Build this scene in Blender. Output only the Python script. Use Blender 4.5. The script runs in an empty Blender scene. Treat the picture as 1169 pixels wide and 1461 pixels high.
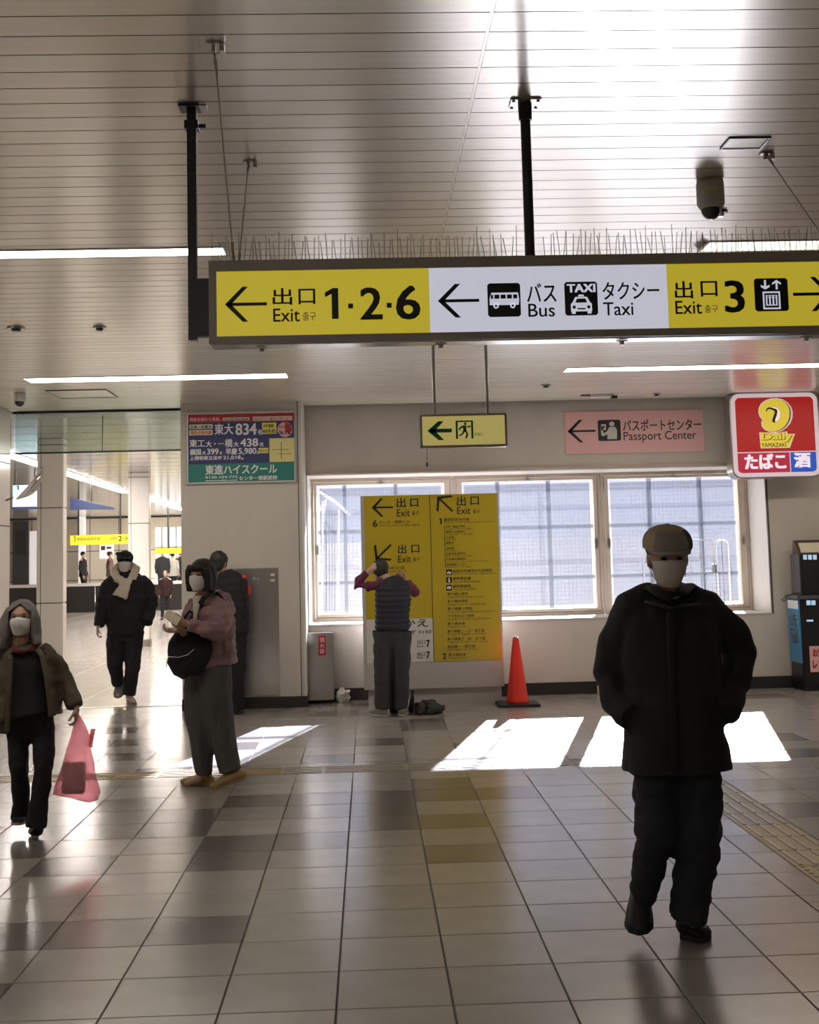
import bpy, bmesh, math, random
from mathutils import Vector, Matrix, noise

random.seed(7)
SC = bpy.context.scene
COL = SC.collection

# ------------------------------------------------------------------ camera
IW, IH = 1169.0, 1461.0
FPX, PPX, PPY, EYE = 1780.0, 584.5, 615.0, 1.547


def _ray(px, py):
    return Vector((px - PPX, -(py - PPY), -FPX))


_d = _ray(526, 793).normalized()
_e = _ray(1526, 793 - 24.7)
_u = _e.cross(_d).normalized()
if _u.y < 0:
    _u = -_u
_r = _d.cross(_u)
ROT = Matrix((_r, _d, _u))          # camera axes -> hall axes (x right, y along the hall, z up)
cam_data = bpy.data.cameras.new('camera')
cam_data.sensor_fit = 'HORIZONTAL'
cam_data.sensor_width = 36
cam_data.lens = FPX * 36 / IW
cam_data.shift_y = -(IH / 2 - PPY) / IW
cam_data.clip_end = 300
cam = bpy.data.objects.new('camera', cam_data)
COL.objects.link(cam)
cam.matrix_world = Matrix.Translation((0, 0, EYE)) @ ROT.to_4x4()
SC.camera = cam


def at(px, py, Y):
    w = ROT @ _ray(px, py)
    w = w * (Y / w.y)
    return Vector((w.x, w.y, w.z + EYE))


def onz(px, py, z=0.0):
    w = ROT @ _ray(px, py)
    w = w * ((z - EYE) / w.z)
    return Vector((w.x, w.y, z))


# ------------------------------------------------------------------ world, sun, exposure
SC.view_settings.view_transform = 'Standard'
SC.view_settings.look = 'None'
SC.view_settings.gamma = 1
SC.view_settings.use_curve_mapping = False
SC.view_settings.exposure = 0.35
SC.cycles.use_denoising = True
SC.cycles.max_bounces = 8
SC.cycles.diffuse_bounces = 5
SC.cycles.glossy_bounces = 4
SC.cycles.transparent_max_bounces = 12
SC.cycles.sample_clamp_indirect = 12
SC.cycles.caustics_reflective = False
SC.cycles.caustics_refractive = False

wd = bpy.data.worlds.new('world')
SC.world = wd
wd.use_nodes = True
wn = wd.node_tree
bg = wn.nodes['Background']
tc = wn.nodes.new('ShaderNodeTexCoord')
sx = wn.nodes.new('ShaderNodeSeparateXYZ')
cr = wn.nodes.new('ShaderNodeValToRGB')
cr.color_ramp.elements[0].position = 0.0
cr.color_ramp.elements[0].color = (0.80, 0.86, 1.0, 1)
cr.color_ramp.elements[1].position = 0.8
cr.color_ramp.elements[1].color = (0.42, 0.56, 0.90, 1)
wn.links.new(tc.outputs['Generated'], sx.inputs[0])
wn.links.new(sx.outputs['Z'], cr.inputs[0])
wn.links.new(cr.outputs[0], bg.inputs['Color'])
bg.inputs['Strength'].default_value = 1.0

sun_d = bpy.data.lights.new('sun', 'SUN')
sun_d.energy = 215
sun_d.angle = math.radians(0.6)
sun_d.color = (1.0, 0.96, 0.89)
sun = bpy.data.objects.new('sun', sun_d)
COL.objects.link(sun)
_sd = Vector((0.245, 1.0, 0.428)).normalized()     # towards the sun
sun.rotation_euler = _sd.to_track_quat('Z', 'Y').to_euler()
STRIP_POWER = 14.0


# ------------------------------------------------------------------ materials
def mat(name, col, rough=0.6, metal=0.0, emit=None, es=0.0, nscale=8.0, namt=0.06, bump=0.0, bscale=60.0,
        spec=None, trans=None, aniso=0.0, coat=0.0, stretch=(1, 1, 1), rvar=0.0):
    m = bpy.data.materials.new(name)
    m.use_nodes = True
    nt = m.node_tree
    b = nt.nodes['Principled BSDF']
    b.inputs['Roughness'].default_value = rough
    b.inputs['Metallic'].default_value = metal
    if spec is not None:
        b.inputs['Specular IOR Level'].default_value = spec
    if coat:
        b.inputs['Coat Weight'].default_value = coat
        b.inputs['Coat Roughness'].default_value = rough * 0.8
    c = (*col, 1)
    tcn = nt.nodes.new('ShaderNodeTexCoord')
    mp = nt.nodes.new('ShaderNodeMapping')
    mp.inputs['Scale'].default_value = stretch
    nt.links.new(tcn.outputs['Object'], mp.inputs[0])
    nz = nt.nodes.new('ShaderNodeTexNoise')
    nz.inputs['Scale'].default_value = nscale
    nz.inputs['Detail'].default_value = 4
    nt.links.new(mp.outputs[0], nz.inputs['Vector'])
    mr = nt.nodes.new('ShaderNodeMapRange')
    mr.inputs['To Min'].default_value = 1 - namt * 2
    mr.inputs['To Max'].default_value = 1 + namt * 2
    nt.links.new(nz.outputs['Fac'], mr.inputs['Value'])
    hsv = nt.nodes.new('ShaderNodeHueSaturation')
    hsv.inputs['Color'].default_value = c
    nt.links.new(mr.outputs[0], hsv.inputs['Value'])
    last = hsv
    if rvar:
        oi = nt.nodes.new('ShaderNodeObjectInfo')
        m2 = nt.nodes.new('ShaderNodeMapRange')
        m2.inputs['To Min'].default_value = 1 - rvar
        m2.inputs['To Max'].default_value = 1 + rvar
        nt.links.new(oi.outputs['Random'], m2.inputs['Value'])
        h2 = nt.nodes.new('ShaderNodeHueSaturation')
        nt.links.new(hsv.outputs[0], h2.inputs['Color'])
        nt.links.new(m2.outputs[0], h2.inputs['Value'])
        last = h2
    nt.links.new(last.outputs[0], b.inputs['Base Color'])
    if aniso:
        b.inputs['Anisotropic'].default_value = aniso
        cx = nt.nodes.new('ShaderNodeCombineXYZ')
        cx.inputs[1].default_value = 1.0
        nt.links.new(cx.outputs[0], b.inputs['Tangent'])
    if emit is not None:
        b.inputs['Emission Color'].default_value = (*emit, 1)
        b.inputs['Emission Strength'].default_value = es
    if bump:
        n2 = nt.nodes.new('ShaderNodeTexNoise')
        n2.inputs['Scale'].default_value = bscale
        n2.inputs['Detail'].default_value = 3
        nt.links.new(mp.outputs[0], n2.inputs['Vector'])
        bp = nt.nodes.new('ShaderNodeBump')
        bp.inputs['Strength'].default_value = bump
        bp.inputs['Distance'].default_value = 0.01
        nt.links.new(n2.outputs['Fac'], bp.inputs['Height'])
        nt.links.new(bp.outputs[0], b.inputs['Normal'])
    if trans is not None:                      # (fraction of clear passage, tint)
        mx = nt.nodes.new('ShaderNodeMixShader')
        tr = nt.nodes.new('ShaderNodeBsdfTransparent')
        tr.inputs[0].default_value = (*trans[1], 1)
        mx.inputs[0].default_value = trans[0]
        out = nt.nodes['Material Output']
        nt.links.new(b.outputs[0], mx.inputs[1])
        nt.links.new(tr.outputs[0], mx.inputs[2])
        nt.links.new(mx.outputs[0], out.inputs[0])
    return m


def lit(name, col, es, dif=0.5):
    """a back-lit sign face"""
    return mat(name, tuple(c * dif for c in col), 0.35, emit=col, es=es, namt=0.02)


M = {
    'tile': mat('floor_tile', (0.39, 0.36, 0.325), 0.22, nscale=5, namt=0.07, bump=0.03, bscale=120, rvar=0.10, spec=1.0, coat=0.25),
    'tile_dark': mat('floor_tile_dark', (0.18, 0.16, 0.145), 0.22, nscale=5, namt=0.07, bump=0.03, bscale=120, rvar=0.1, spec=1.0, coat=0.25),
    'hall_tile': mat('hall_floor_tile', (0.46, 0.44, 0.41), 0.16, nscale=3, namt=0.06, spec=0.8),
    'grout': mat('grout', (0.05, 0.045, 0.04), 0.7, nscale=30),
    'slat': mat('ceiling_slat', (0.88, 0.825, 0.72), 0.25, metal=0.44, nscale=3, namt=0.05, aniso=0.35, stretch=(0.3, 8, 1), rvar=0.03),
    'slat_gap': mat('slat_gap', (0.07, 0.062, 0.055), 0.8),
    'wall': mat('painted_wall', (0.60, 0.55, 0.48), 0.45, nscale=2.2, namt=0.07, bump=0.02, bscale=30, stretch=(1, 1, 0.5)),
    'wall_white': mat('white_panel', (0.82, 0.81, 0.79), 0.18, nscale=2, namt=0.02, spec=0.6),
    'hall_panel': mat('hall_wall_panel', (0.62, 0.56, 0.47), 0.3, nscale=2, namt=0.05),
    'skirting': mat('black_skirting', (0.025, 0.023, 0.022), 0.4, nscale=10),
    'frame': mat('window_frame_aluminium', (0.52, 0.44, 0.36), 0.4, metal=0.3, nscale=6, namt=0.04),
    'reveal': mat('window_reveal', (0.72, 0.69, 0.64), 0.4, nscale=4, namt=0.03),
    'gasket': mat('dark_gasket', (0.06, 0.055, 0.05), 0.6),
    'steel': mat('brushed_steel', (0.42, 0.40, 0.37), 0.28, metal=0.9, nscale=40, namt=0.04, stretch=(12, 12, 0.4)),
    'chrome': mat('bright_metal', (0.75, 0.75, 0.74), 0.15, metal=1.0),
    'dark_metal': mat('dark_metal', (0.035, 0.035, 0.038), 0.38, metal=0.3, nscale=12),
    'sign_frame': mat('sign_casing', (0.40, 0.365, 0.32), 0.35, metal=0.0, nscale=5),
    'white_paint': mat('white_paint', (0.75, 0.74, 0.72), 0.35),
    'grey_paint': mat('grey_paint', (0.47, 0.44, 0.41), 0.35, nscale=3, namt=0.03),
    'wire': mat('galvanised_wire', (0.48, 0.45, 0.40), 0.45, metal=0.3),
    'tray': mat('polished_tray', (0.85, 0.84, 0.82), 0.2, metal=0.8),
    'ink': mat('black_lettering', (0.012, 0.012, 0.012), 0.45),
    'yellow_lit': lit('yellow_sign_face', (0.60, 0.48, 0.035), 0.52),
    'white_lit': lit('white_sign_face', (0.70, 0.71, 0.83), 0.52),
    'yellow': mat('yellow_board', (0.50, 0.37, 0.015), 0.4, namt=0.02),
    'board_white': mat('white_board_print', (0.66, 0.62, 0.57), 0.4, namt=0.02),
    'pink_board': mat('pink_board', (0.86, 0.50, 0.48), 0.45, namt=0.02),
    'green_lit': lit('exit_sign_face', (0.50, 0.42, 0.13), 0.50),
    'green': mat('dark_green_print', (0.01, 0.16, 0.05), 0.5),
    'red_lit': lit('red_sign_face', (0.40, 0.010, 0.008), 0.55, 0.5),
    'red2_lit': lit('deep_red_sign_face', (0.42, 0.02, 0.05), 0.6, 0.5),
    'blue_lit': lit('blue_sign_face', (0.02, 0.09, 0.48), 0.55, 0.6),
    'pink_lit': lit('sign_border', (0.80, 0.64, 0.67), 0.45),
    'letter_lit': lit('lit_white_lettering', (0.85, 0.72, 0.78), 0.65),
    'logo_yellow': lit('lit_yellow', (0.72, 0.55, 0.05), 0.6),
    'red': mat('red_print', (0.40, 0.015, 0.025), 0.45),
    'navy': mat('navy_print', (0.02, 0.025, 0.13), 0.45),
    'teal': mat('teal_print', (0.01, 0.20, 0.16), 0.45),
    'cream': mat('cream_print', (0.75, 0.68, 0.52), 0.5),
    'pale_yellow': mat('pale_yellow_print', (0.75, 0.68, 0.28), 0.5),
    'bright_yellow': mat('bright_yellow_print', (0.80, 0.74, 0.08), 0.5),
    'poster_white': mat('white_print', (0.78, 0.78, 0.80), 0.5),
    'orange_print': mat('orange_print', (0.62, 0.12, 0.05), 0.5),
    'pink_print': mat('pink_print', (0.85, 0.40, 0.45), 0.5),
    'cone': mat('cone_red', (0.75, 0.03, 0.015), 0.4, nscale=5, trans=None),
    'rubber': mat('black_rubber', (0.03, 0.028, 0.027), 0.7),
    'glass': mat('clear_glass', (0.9, 0.95, 0.95), 0.03, trans=(0.92, (1, 1, 1))),
    'strip': mat('lamp_tube', (0.9, 0.9, 0.88), 0.5, emit=(1.0, 0.91, 0.80), es=STRIP_POWER, namt=0),
    'strip_dim': mat('lamp_tube_pale', (0.9, 0.9, 0.8), 0.5, emit=(1.0, 0.97, 0.74), es=1.5, namt=0),
    'hall_strip': mat('hall_lamp_tube', (0.9, 0.9, 0.88), 0.5, emit=(1.0, 0.9, 0.84), es=42.0, namt=0),
    'tactile': mat('tactile_grey', (0.36, 0.31, 0.27), 0.35, nscale=20, rvar=0.08),
    'tactile_gold': mat('tactile_ochre', (0.42, 0.29, 0.12), 0.4, nscale=20, rvar=0.08),
    'tactile_tan': mat('tactile_tan', (0.50, 0.39, 0.21), 0.45, nscale=20),
    'bar': mat('tactile_bar', (0.50, 0.45, 0.39), 0.3, metal=0.3),
    'skin': mat('skin', (0.52, 0.33, 0.24), 0.5, nscale=15, namt=0.04),
    'skin2': mat('skin_warm', (0.50, 0.30, 0.22), 0.5, nscale=15, namt=0.04),
    'mask': mat('white_mask', (0.80, 0.78, 0.76), 0.7, nscale=20, namt=0.03),
    'mask_grey': mat('grey_mask', (0.66, 0.62, 0.57), 0.8, nscale=20, namt=0.03),
    'black_cloth': mat('black_cloth', (0.010, 0.010, 0.012), 0.85, nscale=12, bump=0.15, bscale=90),
    'coat_cloth': mat('dark_navy_coat', (0.018, 0.019, 0.024), 0.8, nscale=9, bump=0.15, bscale=70),
    'navy_trouser': mat('dark_blue_grey_trousers', (0.020, 0.024, 0.032), 0.85, nscale=9, bump=0.15),
    'olive': mat('olive_jacket', (0.085, 0.068, 0.042), 0.75, nscale=10, bump=0.2),
    'mauve': mat('mauve_down_jacket', (0.30, 0.175, 0.185), 0.65, nscale=10, bump=0.15),
    'grey_trouser': mat('charcoal_trousers', (0.085, 0.085, 0.082), 0.85, nscale=14, bump=0.15),
    'brown_trouser': mat('grey_brown_trousers', (0.040, 0.036, 0.040), 0.85, nscale=12, bump=0.15),
    'maroon': mat('maroon_sleeve', (0.115, 0.018, 0.05), 0.8, nscale=12, bump=0.1),
    'vest': mat('navy_quilted_vest', (0.012, 0.014, 0.022), 0.7, nscale=10),
    'red_cloth': mat('dark_red_cloth', (0.13, 0.012, 0.015), 0.8),
    'scarf': mat('cream_scarf', (0.62, 0.55, 0.45), 0.95, nscale=20, bump=0.4, bscale=60),
    'hair_black': mat('black_hair', (0.012, 0.010, 0.009), 0.45, nscale=40, bump=0.3, bscale=150, stretch=(6, 6, 1)),
    'hair_brown': mat('dark_brown_hair', (0.012, 0.008, 0.007), 0.65, nscale=40, bump=0.3, bscale=150, stretch=(6, 6, 1)),
    'hair_grey': mat('grey_hair', (0.20, 0.18, 0.165), 0.55, nscale=40, namt=0.15, bump=0.4, bscale=120, stretch=(6, 6, 1)),
    'cap_tan': mat('tan_cap_panel', (0.46, 0.36, 0.23), 0.8, nscale=30),
    'cap_grey': mat('grey_cap_panel', (0.34, 0.31, 0.29), 0.8, nscale=30),
    'cap_dark': mat('dark_cap_panel', (0.07, 0.062, 0.055), 0.8, nscale=30),
    'shoe_black': mat('black_shoe', (0.014, 0.014, 0.016), 0.55),
    'shoe_tan': mat('tan_leather', (0.34, 0.21, 0.10), 0.5),
    'shoe_grey': mat('grey_shoe', (0.20, 0.19, 0.18), 0.7),
    'sole': mat('pale_sole', (0.45, 0.42, 0.38), 0.6),
    'eye': mat('dark_eye', (0.01, 0.008, 0.007), 0.15),
    'bag_pink': mat('pink_plastic', (1.0, 0.48, 0.55), 0.35, emit=None, trans=(0.55, (1.0, 0.62, 0.68)), nscale=14),
    'food_box': mat('brown_food_box', (0.28, 0.15, 0.08), 0.6, nscale=14, namt=0.25, stretch=(1, 1, 5)),
    'machine': mat('black_machine', (0.012, 0.012, 0.014), 0.35),
    'machine_side': mat('grey_machine_side', (0.09, 0.09, 0.095), 0.4),
    'banner_blue': mat('blue_banner', (0.04, 0.22, 0.42), 0.4),
    'white_plastic': mat('crumpled_plastic', (0.82, 0.80, 0.76), 0.3, trans=(0.15, (1, 1, 1))),
    'far_blue': mat('pale_blue_sign', (0.35, 0.52, 0.66), 0.4, emit=(0.35, 0.52, 0.66), es=0.6),
    'far_navy': mat('navy_sign', (0.012, 0.02, 0.07), 0.4, emit=(0.03, 0.06, 0.2), es=0.05),
    'far_yellow': lit('far_yellow_sign', (0.72, 0.60, 0.03), 0.8),
    'far_dark': mat('dark_barrier', (0.018, 0.016, 0.015), 0.35),
    'ground': mat('outside_ground', (0.5, 0.49, 0.47), 0.8, nscale=3),
    'bar_out': mat('screen_frame', (0.34, 0.37, 0.43), 0.5),
    'cam_white': mat('camera_housing', (0.62, 0.60, 0.56), 0.35),
    'dome': mat('smoked_dome', (0.03, 0.03, 0.03), 0.05, coat=0.5),
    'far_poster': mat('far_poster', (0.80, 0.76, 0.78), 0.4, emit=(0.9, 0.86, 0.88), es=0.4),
    'mirror': mat('mirror_metal', (0.85, 0.84, 0.80), 0.06, metal=1.0),
    'dark_red': mat('dull_red_top', (0.022, 0.004, 0.005), 0.8),
    'beige_coat': mat('beige_coat', (0.50, 0.47, 0.42), 0.8),
    'brown_coat': mat('brown_coat', (0.10, 0.06, 0.05), 0.8),
}


def translucent(name, col, clear, tint, grid=None):
    """sheet that lets some light straight through and scatters the rest"""
    m = bpy.data.materials.new(name)
    m.use_nodes = True
    nt = m.node_tree
    nt.nodes.remove(nt.nodes['Principled BSDF'])
    out = nt.nodes['Material Output']
    tl = nt.nodes.new('ShaderNodeBsdfTranslucent')
    df = nt.nodes.new('ShaderNodeBsdfDiffuse')
    tr = nt.nodes.new('ShaderNodeBsdfTransparent')
    tl.inputs[0].default_value = (*col, 1)
    df.inputs[0].default_value = (*col, 1)
    tr.inputs[0].default_value = (*tint, 1)
    a = nt.nodes.new('ShaderNodeMixShader')
    a.inputs[0].default_value = 0.25
    nt.links.new(tl.outputs[0], a.inputs[1])
    nt.links.new(df.outputs[0], a.inputs[2])
    b = nt.nodes.new('ShaderNodeMixShader')
    b.inputs[0].default_value = clear
    nt.links.new(a.outputs[0], b.inputs[1])
    nt.links.new(tr.outputs[0], b.inputs[2])
    nt.links.new(b.outputs[0], out.inputs[0])
    tcn = nt.nodes.new('ShaderNodeTexCoord')
    if grid:                                   # fine wire mesh: less clear along the wires
        sp = nt.nodes.new('ShaderNodeSeparateXYZ')
        nt.links.new(tcn.outputs['Object'], sp.inputs[0])
        outs = []
        for ax in ('X', 'Z'):
            mu = nt.nodes.new('ShaderNodeMath'); mu.operation = 'MULTIPLY'
            mu.inputs[1].default_value = 1.0 / grid
            nt.links.new(sp.outputs[ax], mu.inputs[0])
            fr = nt.nodes.new('ShaderNodeMath'); fr.operation = 'FRACT'
            nt.links.new(mu.outputs[0], fr.inputs[0])
            lt = nt.nodes.new('ShaderNodeMath'); lt.operation = 'LESS_THAN'
            lt.inputs[1].default_value = 0.14
            nt.links.new(fr.outputs[0], lt.inputs[0])
            outs.append(lt)
        mxx = nt.nodes.new('ShaderNodeMath'); mxx.operation = 'MAXIMUM'
        nt.links.new(outs[0].outputs[0], mxx.inputs[0])
        nt.links.new(outs[1].outputs[0], mxx.inputs[1])
        mr = nt.nodes.new('ShaderNodeMapRange')
        mr.inputs['To Min'].default_value = clear
        mr.inputs['To Max'].default_value = clear * 0.55
        nt.links.new(mxx.outputs[0], mr.inputs['Value'])
        nt.links.new(mr.outputs[0], b.inputs[0])
    else:
        nz = nt.nodes.new('ShaderNodeTexNoise')
        nz.inputs['Scale'].default_value = 1.2
        nt.links.new(tcn.outputs['Object'], nz.inputs['Vector'])
        mr = nt.nodes.new('ShaderNodeMapRange')
        mr.inputs['To Min'].default_value = clear * 0.92
        mr.inputs['To Max'].default_value = clear * 1.08
        nt.links.new(nz.outputs['Fac'], mr.inputs['Value'])
        nt.links.new(mr.outputs[0], b.inputs[0])
    return m


M['film'] = translucent('window_film', (0.014, 0.016, 0.020), 0.75, (0.66, 0.70, 0.84), grid=0.045)
M['screen'] = translucent('outdoor_screen', (0.022, 0.022, 0.025), 0.60, (0.98, 0.98, 1.0))
M['bar_out'] = translucent('screen_frame_translucent', (0.010, 0.011, 0.013), 0.60, (0.80, 0.84, 0.92))
M['smoke_glass'] = translucent('smoke_curtain_glass', (0.40, 0.46, 0.44), 0.86, (0.86, 0.92, 0.90))


# ------------------------------------------------------------------ mesh helpers
class MB:
    def __init__(s):
        s.v, s.f, s.m = [], [], []
        s.mats = []

    def mi(s, m):
        if m is None:
            return 0
        if m not in s.mats:
            s.mats.append(m)
        return s.mats.index(m)

    def add(s, vs, fs, m=None):
        k = len(s.v)
        s.v += [Vector(p) for p in vs]
        i = s.mi(m)
        for f in fs:
            s.f.append([k + j for j in f])
            s.m.append(i)
        return s

    def box(s, x0, x1, y0, y1, z0, z1, m=None):
        vs = [(x, y, z) for z in (z0, z1) for y in (y0, y1) for x in (x0, x1)]
        return s.add(vs, [(0, 2, 3, 1), (4, 5, 7, 6), (0, 1, 5, 4), (2, 6, 7, 3), (0, 4, 6, 2), (1, 3, 7, 5)], m)

    def cyl(s, p0, p1, r0, r1=None, n=12, m=None):
        p0, p1 = Vector(p0), Vector(p1)
        return s.tube([p0, p1], [r0, r0 if r1 is None else r1], n, m)

    def tube(s, pts, radii, n=12, m=None, side=None, cap=True, power=2.0):
        pts = [Vector(p) for p in pts]
        N = len(pts)
        rings = []
        sd = Vector(side) if side is not None else Vector((1, 0, 0))
        for i, p in enumerate(pts):
            t = (pts[min(i + 1, N - 1)] - pts[max(i - 1, 0)])
            t = t.normalized() if t.length > 1e-9 else Vector((0, 0, 1))
            a = sd - t * sd.dot(t)
            if a.length < 0.15:
                a = t.orthogonal()
            a.normalize()
            b = t.cross(a)
            r = radii[i]
            ra, rb = (r, r) if not isinstance(r, (tuple, list)) else r
            ring = []
            for k in range(n):
                th = 2 * math.pi * k / n
                c, q = math.cos(th), math.sin(th)
                if power != 2.0:
                    c = math.copysign(abs(c) ** (2 / power), c)
                    q = math.copysign(abs(q) ** (2 / power), q)
                ring.append(p + a * ra * c + b * rb * q)
            rings.append(ring)
        vs = [v for r in rings for v in r]
        fs = []
        for i in range(N - 1):
            for k in range(n):
                k2 = (k + 1) % n
                fs.append((i * n + k, i * n + k2, (i + 1) * n + k2, (i + 1) * n + k))
        if cap:
            fs.append(tuple(reversed(range(n))))
            fs.append(tuple((N - 1) * n + k for k in range(n)))
        return s.add(vs, fs, m)

    def ell(s, c, rx, ry, rz, B=None, n=16, k=10, m=None):
        c = Vector(c)
        B = B or (Vector((1, 0, 0)), Vector((0, 1, 0)), Vector((0, 0, 1)))
        vs = [c - B[2] * rz]
        for i in range(1, k):
            ph = -math.pi / 2 + math.pi * i / k
            for j in range(n):
                th = 2 * math.pi * j / n
                vs.append(c + B[0] * rx * math.cos(ph) * math.cos(th) + B[1] * ry * math.cos(ph) * math.sin(th) + B[2] * rz * math.sin(ph))
        vs.append(c + B[2] * rz)
        fs = []
        for j in range(n):
            fs.append((0, 1 + (j + 1) % n, 1 + j))
            L = 1 + (k - 2) * n
            fs.append((len(vs) - 1, L + j, L + (j + 1) % n))
        for i in range(k - 2):
            for j in range(n):
                a, b = 1 + i * n + j, 1 + i * n + (j + 1) % n
                fs.append((a, b, b + n, a + n))
        return s.add(vs, fs, m)

    def poly(s, pts, m=None):
        return s.add(pts, [tuple(range(len(pts)))], m)

    def prism(s, pts, off, m=None):
        """closed polygon pushed along off"""
        n = len(pts)
        pts = [Vector(p) for p in pts]
        off = Vector(off)
        vs = pts + [p + off for p in pts]
        fs = [tuple(range(n)), tuple(reversed(range(n, 2 * n)))]
        for i in range(n):
            j = (i + 1) % n
            fs.append((i, i + n, j + n, j))
        return s.add(vs, fs, m)

    def build(s, name, m=None, parent=None, smooth=False, bevel=0.0, structure=False):
        me = bpy.data.meshes.new(name)
        off = Vector((0, 0, 0))
        p = parent
        while p is not None:
            off += p.location
            p = p.parent
        me.from_pydata([v - off for v in s.v], [], s.f)
        mats = s.mats or [m]
        for q in mats:
            me.materials.append(M[q] if isinstance(q, str) else q)
        if s.mats:
            me.polygons.foreach_set('material_index', s.m)
        me.update()
        bm = bmesh.new()
        bm.from_mesh(me)
        bmesh.ops.recalc_face_normals(bm, faces=bm.faces)
        if bevel:
            bmesh.ops.bevel(bm, geom=list(bm.edges), offset=bevel, segments=2, affect='EDGES', clamp_overlap=True)
        bm.to_mesh(me)
        bm.free()
        if smooth:
            for q in me.polygons:
                q.use_smooth = True
        o = bpy.data.objects.new(name, me)
        COL.objects.link(o)
        if parent is not None:
            o.parent = parent
        if structure:
            o['kind'] = 'structure'
        return o


def thing(name, label, cat, loc=(0, 0, 0), group=None):
    o = bpy.data.objects.new(name, None)
    o.empty_display_size = 0.1
    COL.objects.link(o)
    o.location = loc
    o['label'] = label
    o['category'] = cat
    if group:
        o['group'] = group
    return o


def tag(o, label, cat, group=None):
    o['label'] = label
    o['category'] = cat
    if group:
        o['group'] = group
    return o


def copy_of(o, data_name, parent=None, loc=None):
    c = o.copy()
    COL.objects.link(c)
    c.parent = parent
    if loc is not None:
        c.location = loc
    return c


# ---- lettering
_cache = {}


def glyphs(s, weight):
    key = s
    if key in _cache:
        return _cache[key]
    if s == '1':                               # the built-in numeral is a bare stroke: draw it with its flag
        return (0.32, 0.7, [(0.52, 0), (1, 0), (1, 1), (0.62, 1), (0.0, 0.86), (0.0, 0.72), (0.52, 0.83)], [tuple(range(7))])
    c = bpy.data.curves.new('t', 'FONT')
    c.body = s
    c.size = 1.0
    c.resolution_u = 3
    c.space_line = 0.9
    o = bpy.data.objects.new('t', c)
    COL.objects.link(o)
    dg = bpy.context.evaluated_depsgraph_get()
    me = bpy.data.meshes.new_from_object(o.evaluated_get(dg))
    vs = [(v.co.x, v.co.y) for v in me.vertices]
    fs = [tuple(p.vertices) for p in me.polygons]
    bpy.data.objects.remove(o)
    bpy.data.curves.remove(c)
    bpy.data.meshes.remove(me)
    if not vs:
        vs = [(0, 0)]
    x0 = min(v[0] for v in vs); x1 = max(v[0] for v in vs)
    y0 = min(v[1] for v in vs); y1 = max(v[1] for v in vs)
    r = (x1 - x0, y1 - y0, [((v[0] - x0) / max(x1 - x0, 1e-6), (v[1] - y0) / max(y1 - y0, 1e-6)) for v in vs], fs)
    _cache[key] = r
    return r


def put(mb, verts, faces, box, Y, m=None):
    """unit-square artwork (x right, y up) laid on the vertical plane y=Y inside an upright rectangle.
    box: pixel box x0,y0,x1,y1 of the reference, turned into metres once."""
    a = at(box[0], (box[1] + box[3]) / 2, Y)
    b = at(box[2], (box[1] + box[3]) / 2, Y)
    cx = (box[0] + box[2]) / 2
    t = at(cx, box[1], Y)
    l = at(cx, box[3], Y)
    mb.add([(a.x + (b.x - a.x) * u, Y, l.z + (t.z - l.z) * w) for u, w in verts], faces, m)


def text(mb, s, box, Y, m=None, weight=0.0):
    w, h, vs, fs = glyphs(s, weight)
    if weight <= 0:
        put(mb, vs, fs, box, Y, m)
        return
    a, b = weight / max(w, 1e-3), weight / max(h, 1e-3)
    a = min(a, 0.12)
    for k, (i, j) in enumerate(((-1, -0.6), (1, -0.6), (-1, 0.6), (1, 0.6), (0, 0))):
        # every stroke laid again a hair to the side: bold lettering
        put(mb, [(a + u * (1 - 2 * a) + i * a, b * 0.6 + q * (1 - 1.2 * b) + j * b) for u, q in vs], fs, box, Y - k * 0.00002, m)


def shape(mb, polys, box, Y, m=None):
    for p in polys:
        put(mb, p, [tuple(range(len(p)))], box, Y, m)


def rect(x0, y0, x1, y1):
    return [(x0, y0), (x1, y0), (x1, y1), (x0, y1)]


def circ(cx, cy, r, n=14, ry=None):
    ry = ry or r
    return [(cx + r * math.cos(2 * math.pi * i / n), cy + ry * math.sin(2 * math.pi * i / n)) for i in range(n)]


ARROW_L = [rect(0.05, 0.455, 1.0, 0.545),
           [(0.0, 0.5), (0.42, 1.0), (0.55, 1.0), (0.15, 0.5)],
           [(0.0, 0.5), (0.15, 0.5), (0.55, 0.0), (0.42, 0.0)]]


def turn(polys, deg):
    a = math.radians(deg)
    c, s = math.cos(a), math.sin(a)
    return [[(0.5 + (x - 0.5) * c - (y - 0.5) * s, 0.5 + (x - 0.5) * s + (y - 0.5) * c) for x, y in p] for p in polys]


def mirrorx(polys):
    return [[(1 - x, y) for x, y in p] for p in polys]


def panel_box(mb, box, Y, depth, m=None):
    """upright box whose front lies at y=Y"""
    a = at(box[0], (box[1] + box[3]) / 2, Y); b = at(box[2], (box[1] + box[3]) / 2, Y)
    cx = (box[0] + box[2]) / 2
    t = at(cx, box[1], Y); l = at(cx, box[3], Y)
    mb.box(a.x, b.x, Y, Y + depth, l.z, t.z, m)
    return a.x, b.x, l.z, t.z


# ================================================================== SETTING
CEIL = 3.2
XL, XR, YB = -3.84, 6.4, -5.0
WALL_Y, PIER_Y = 13.7, 13.2

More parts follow.
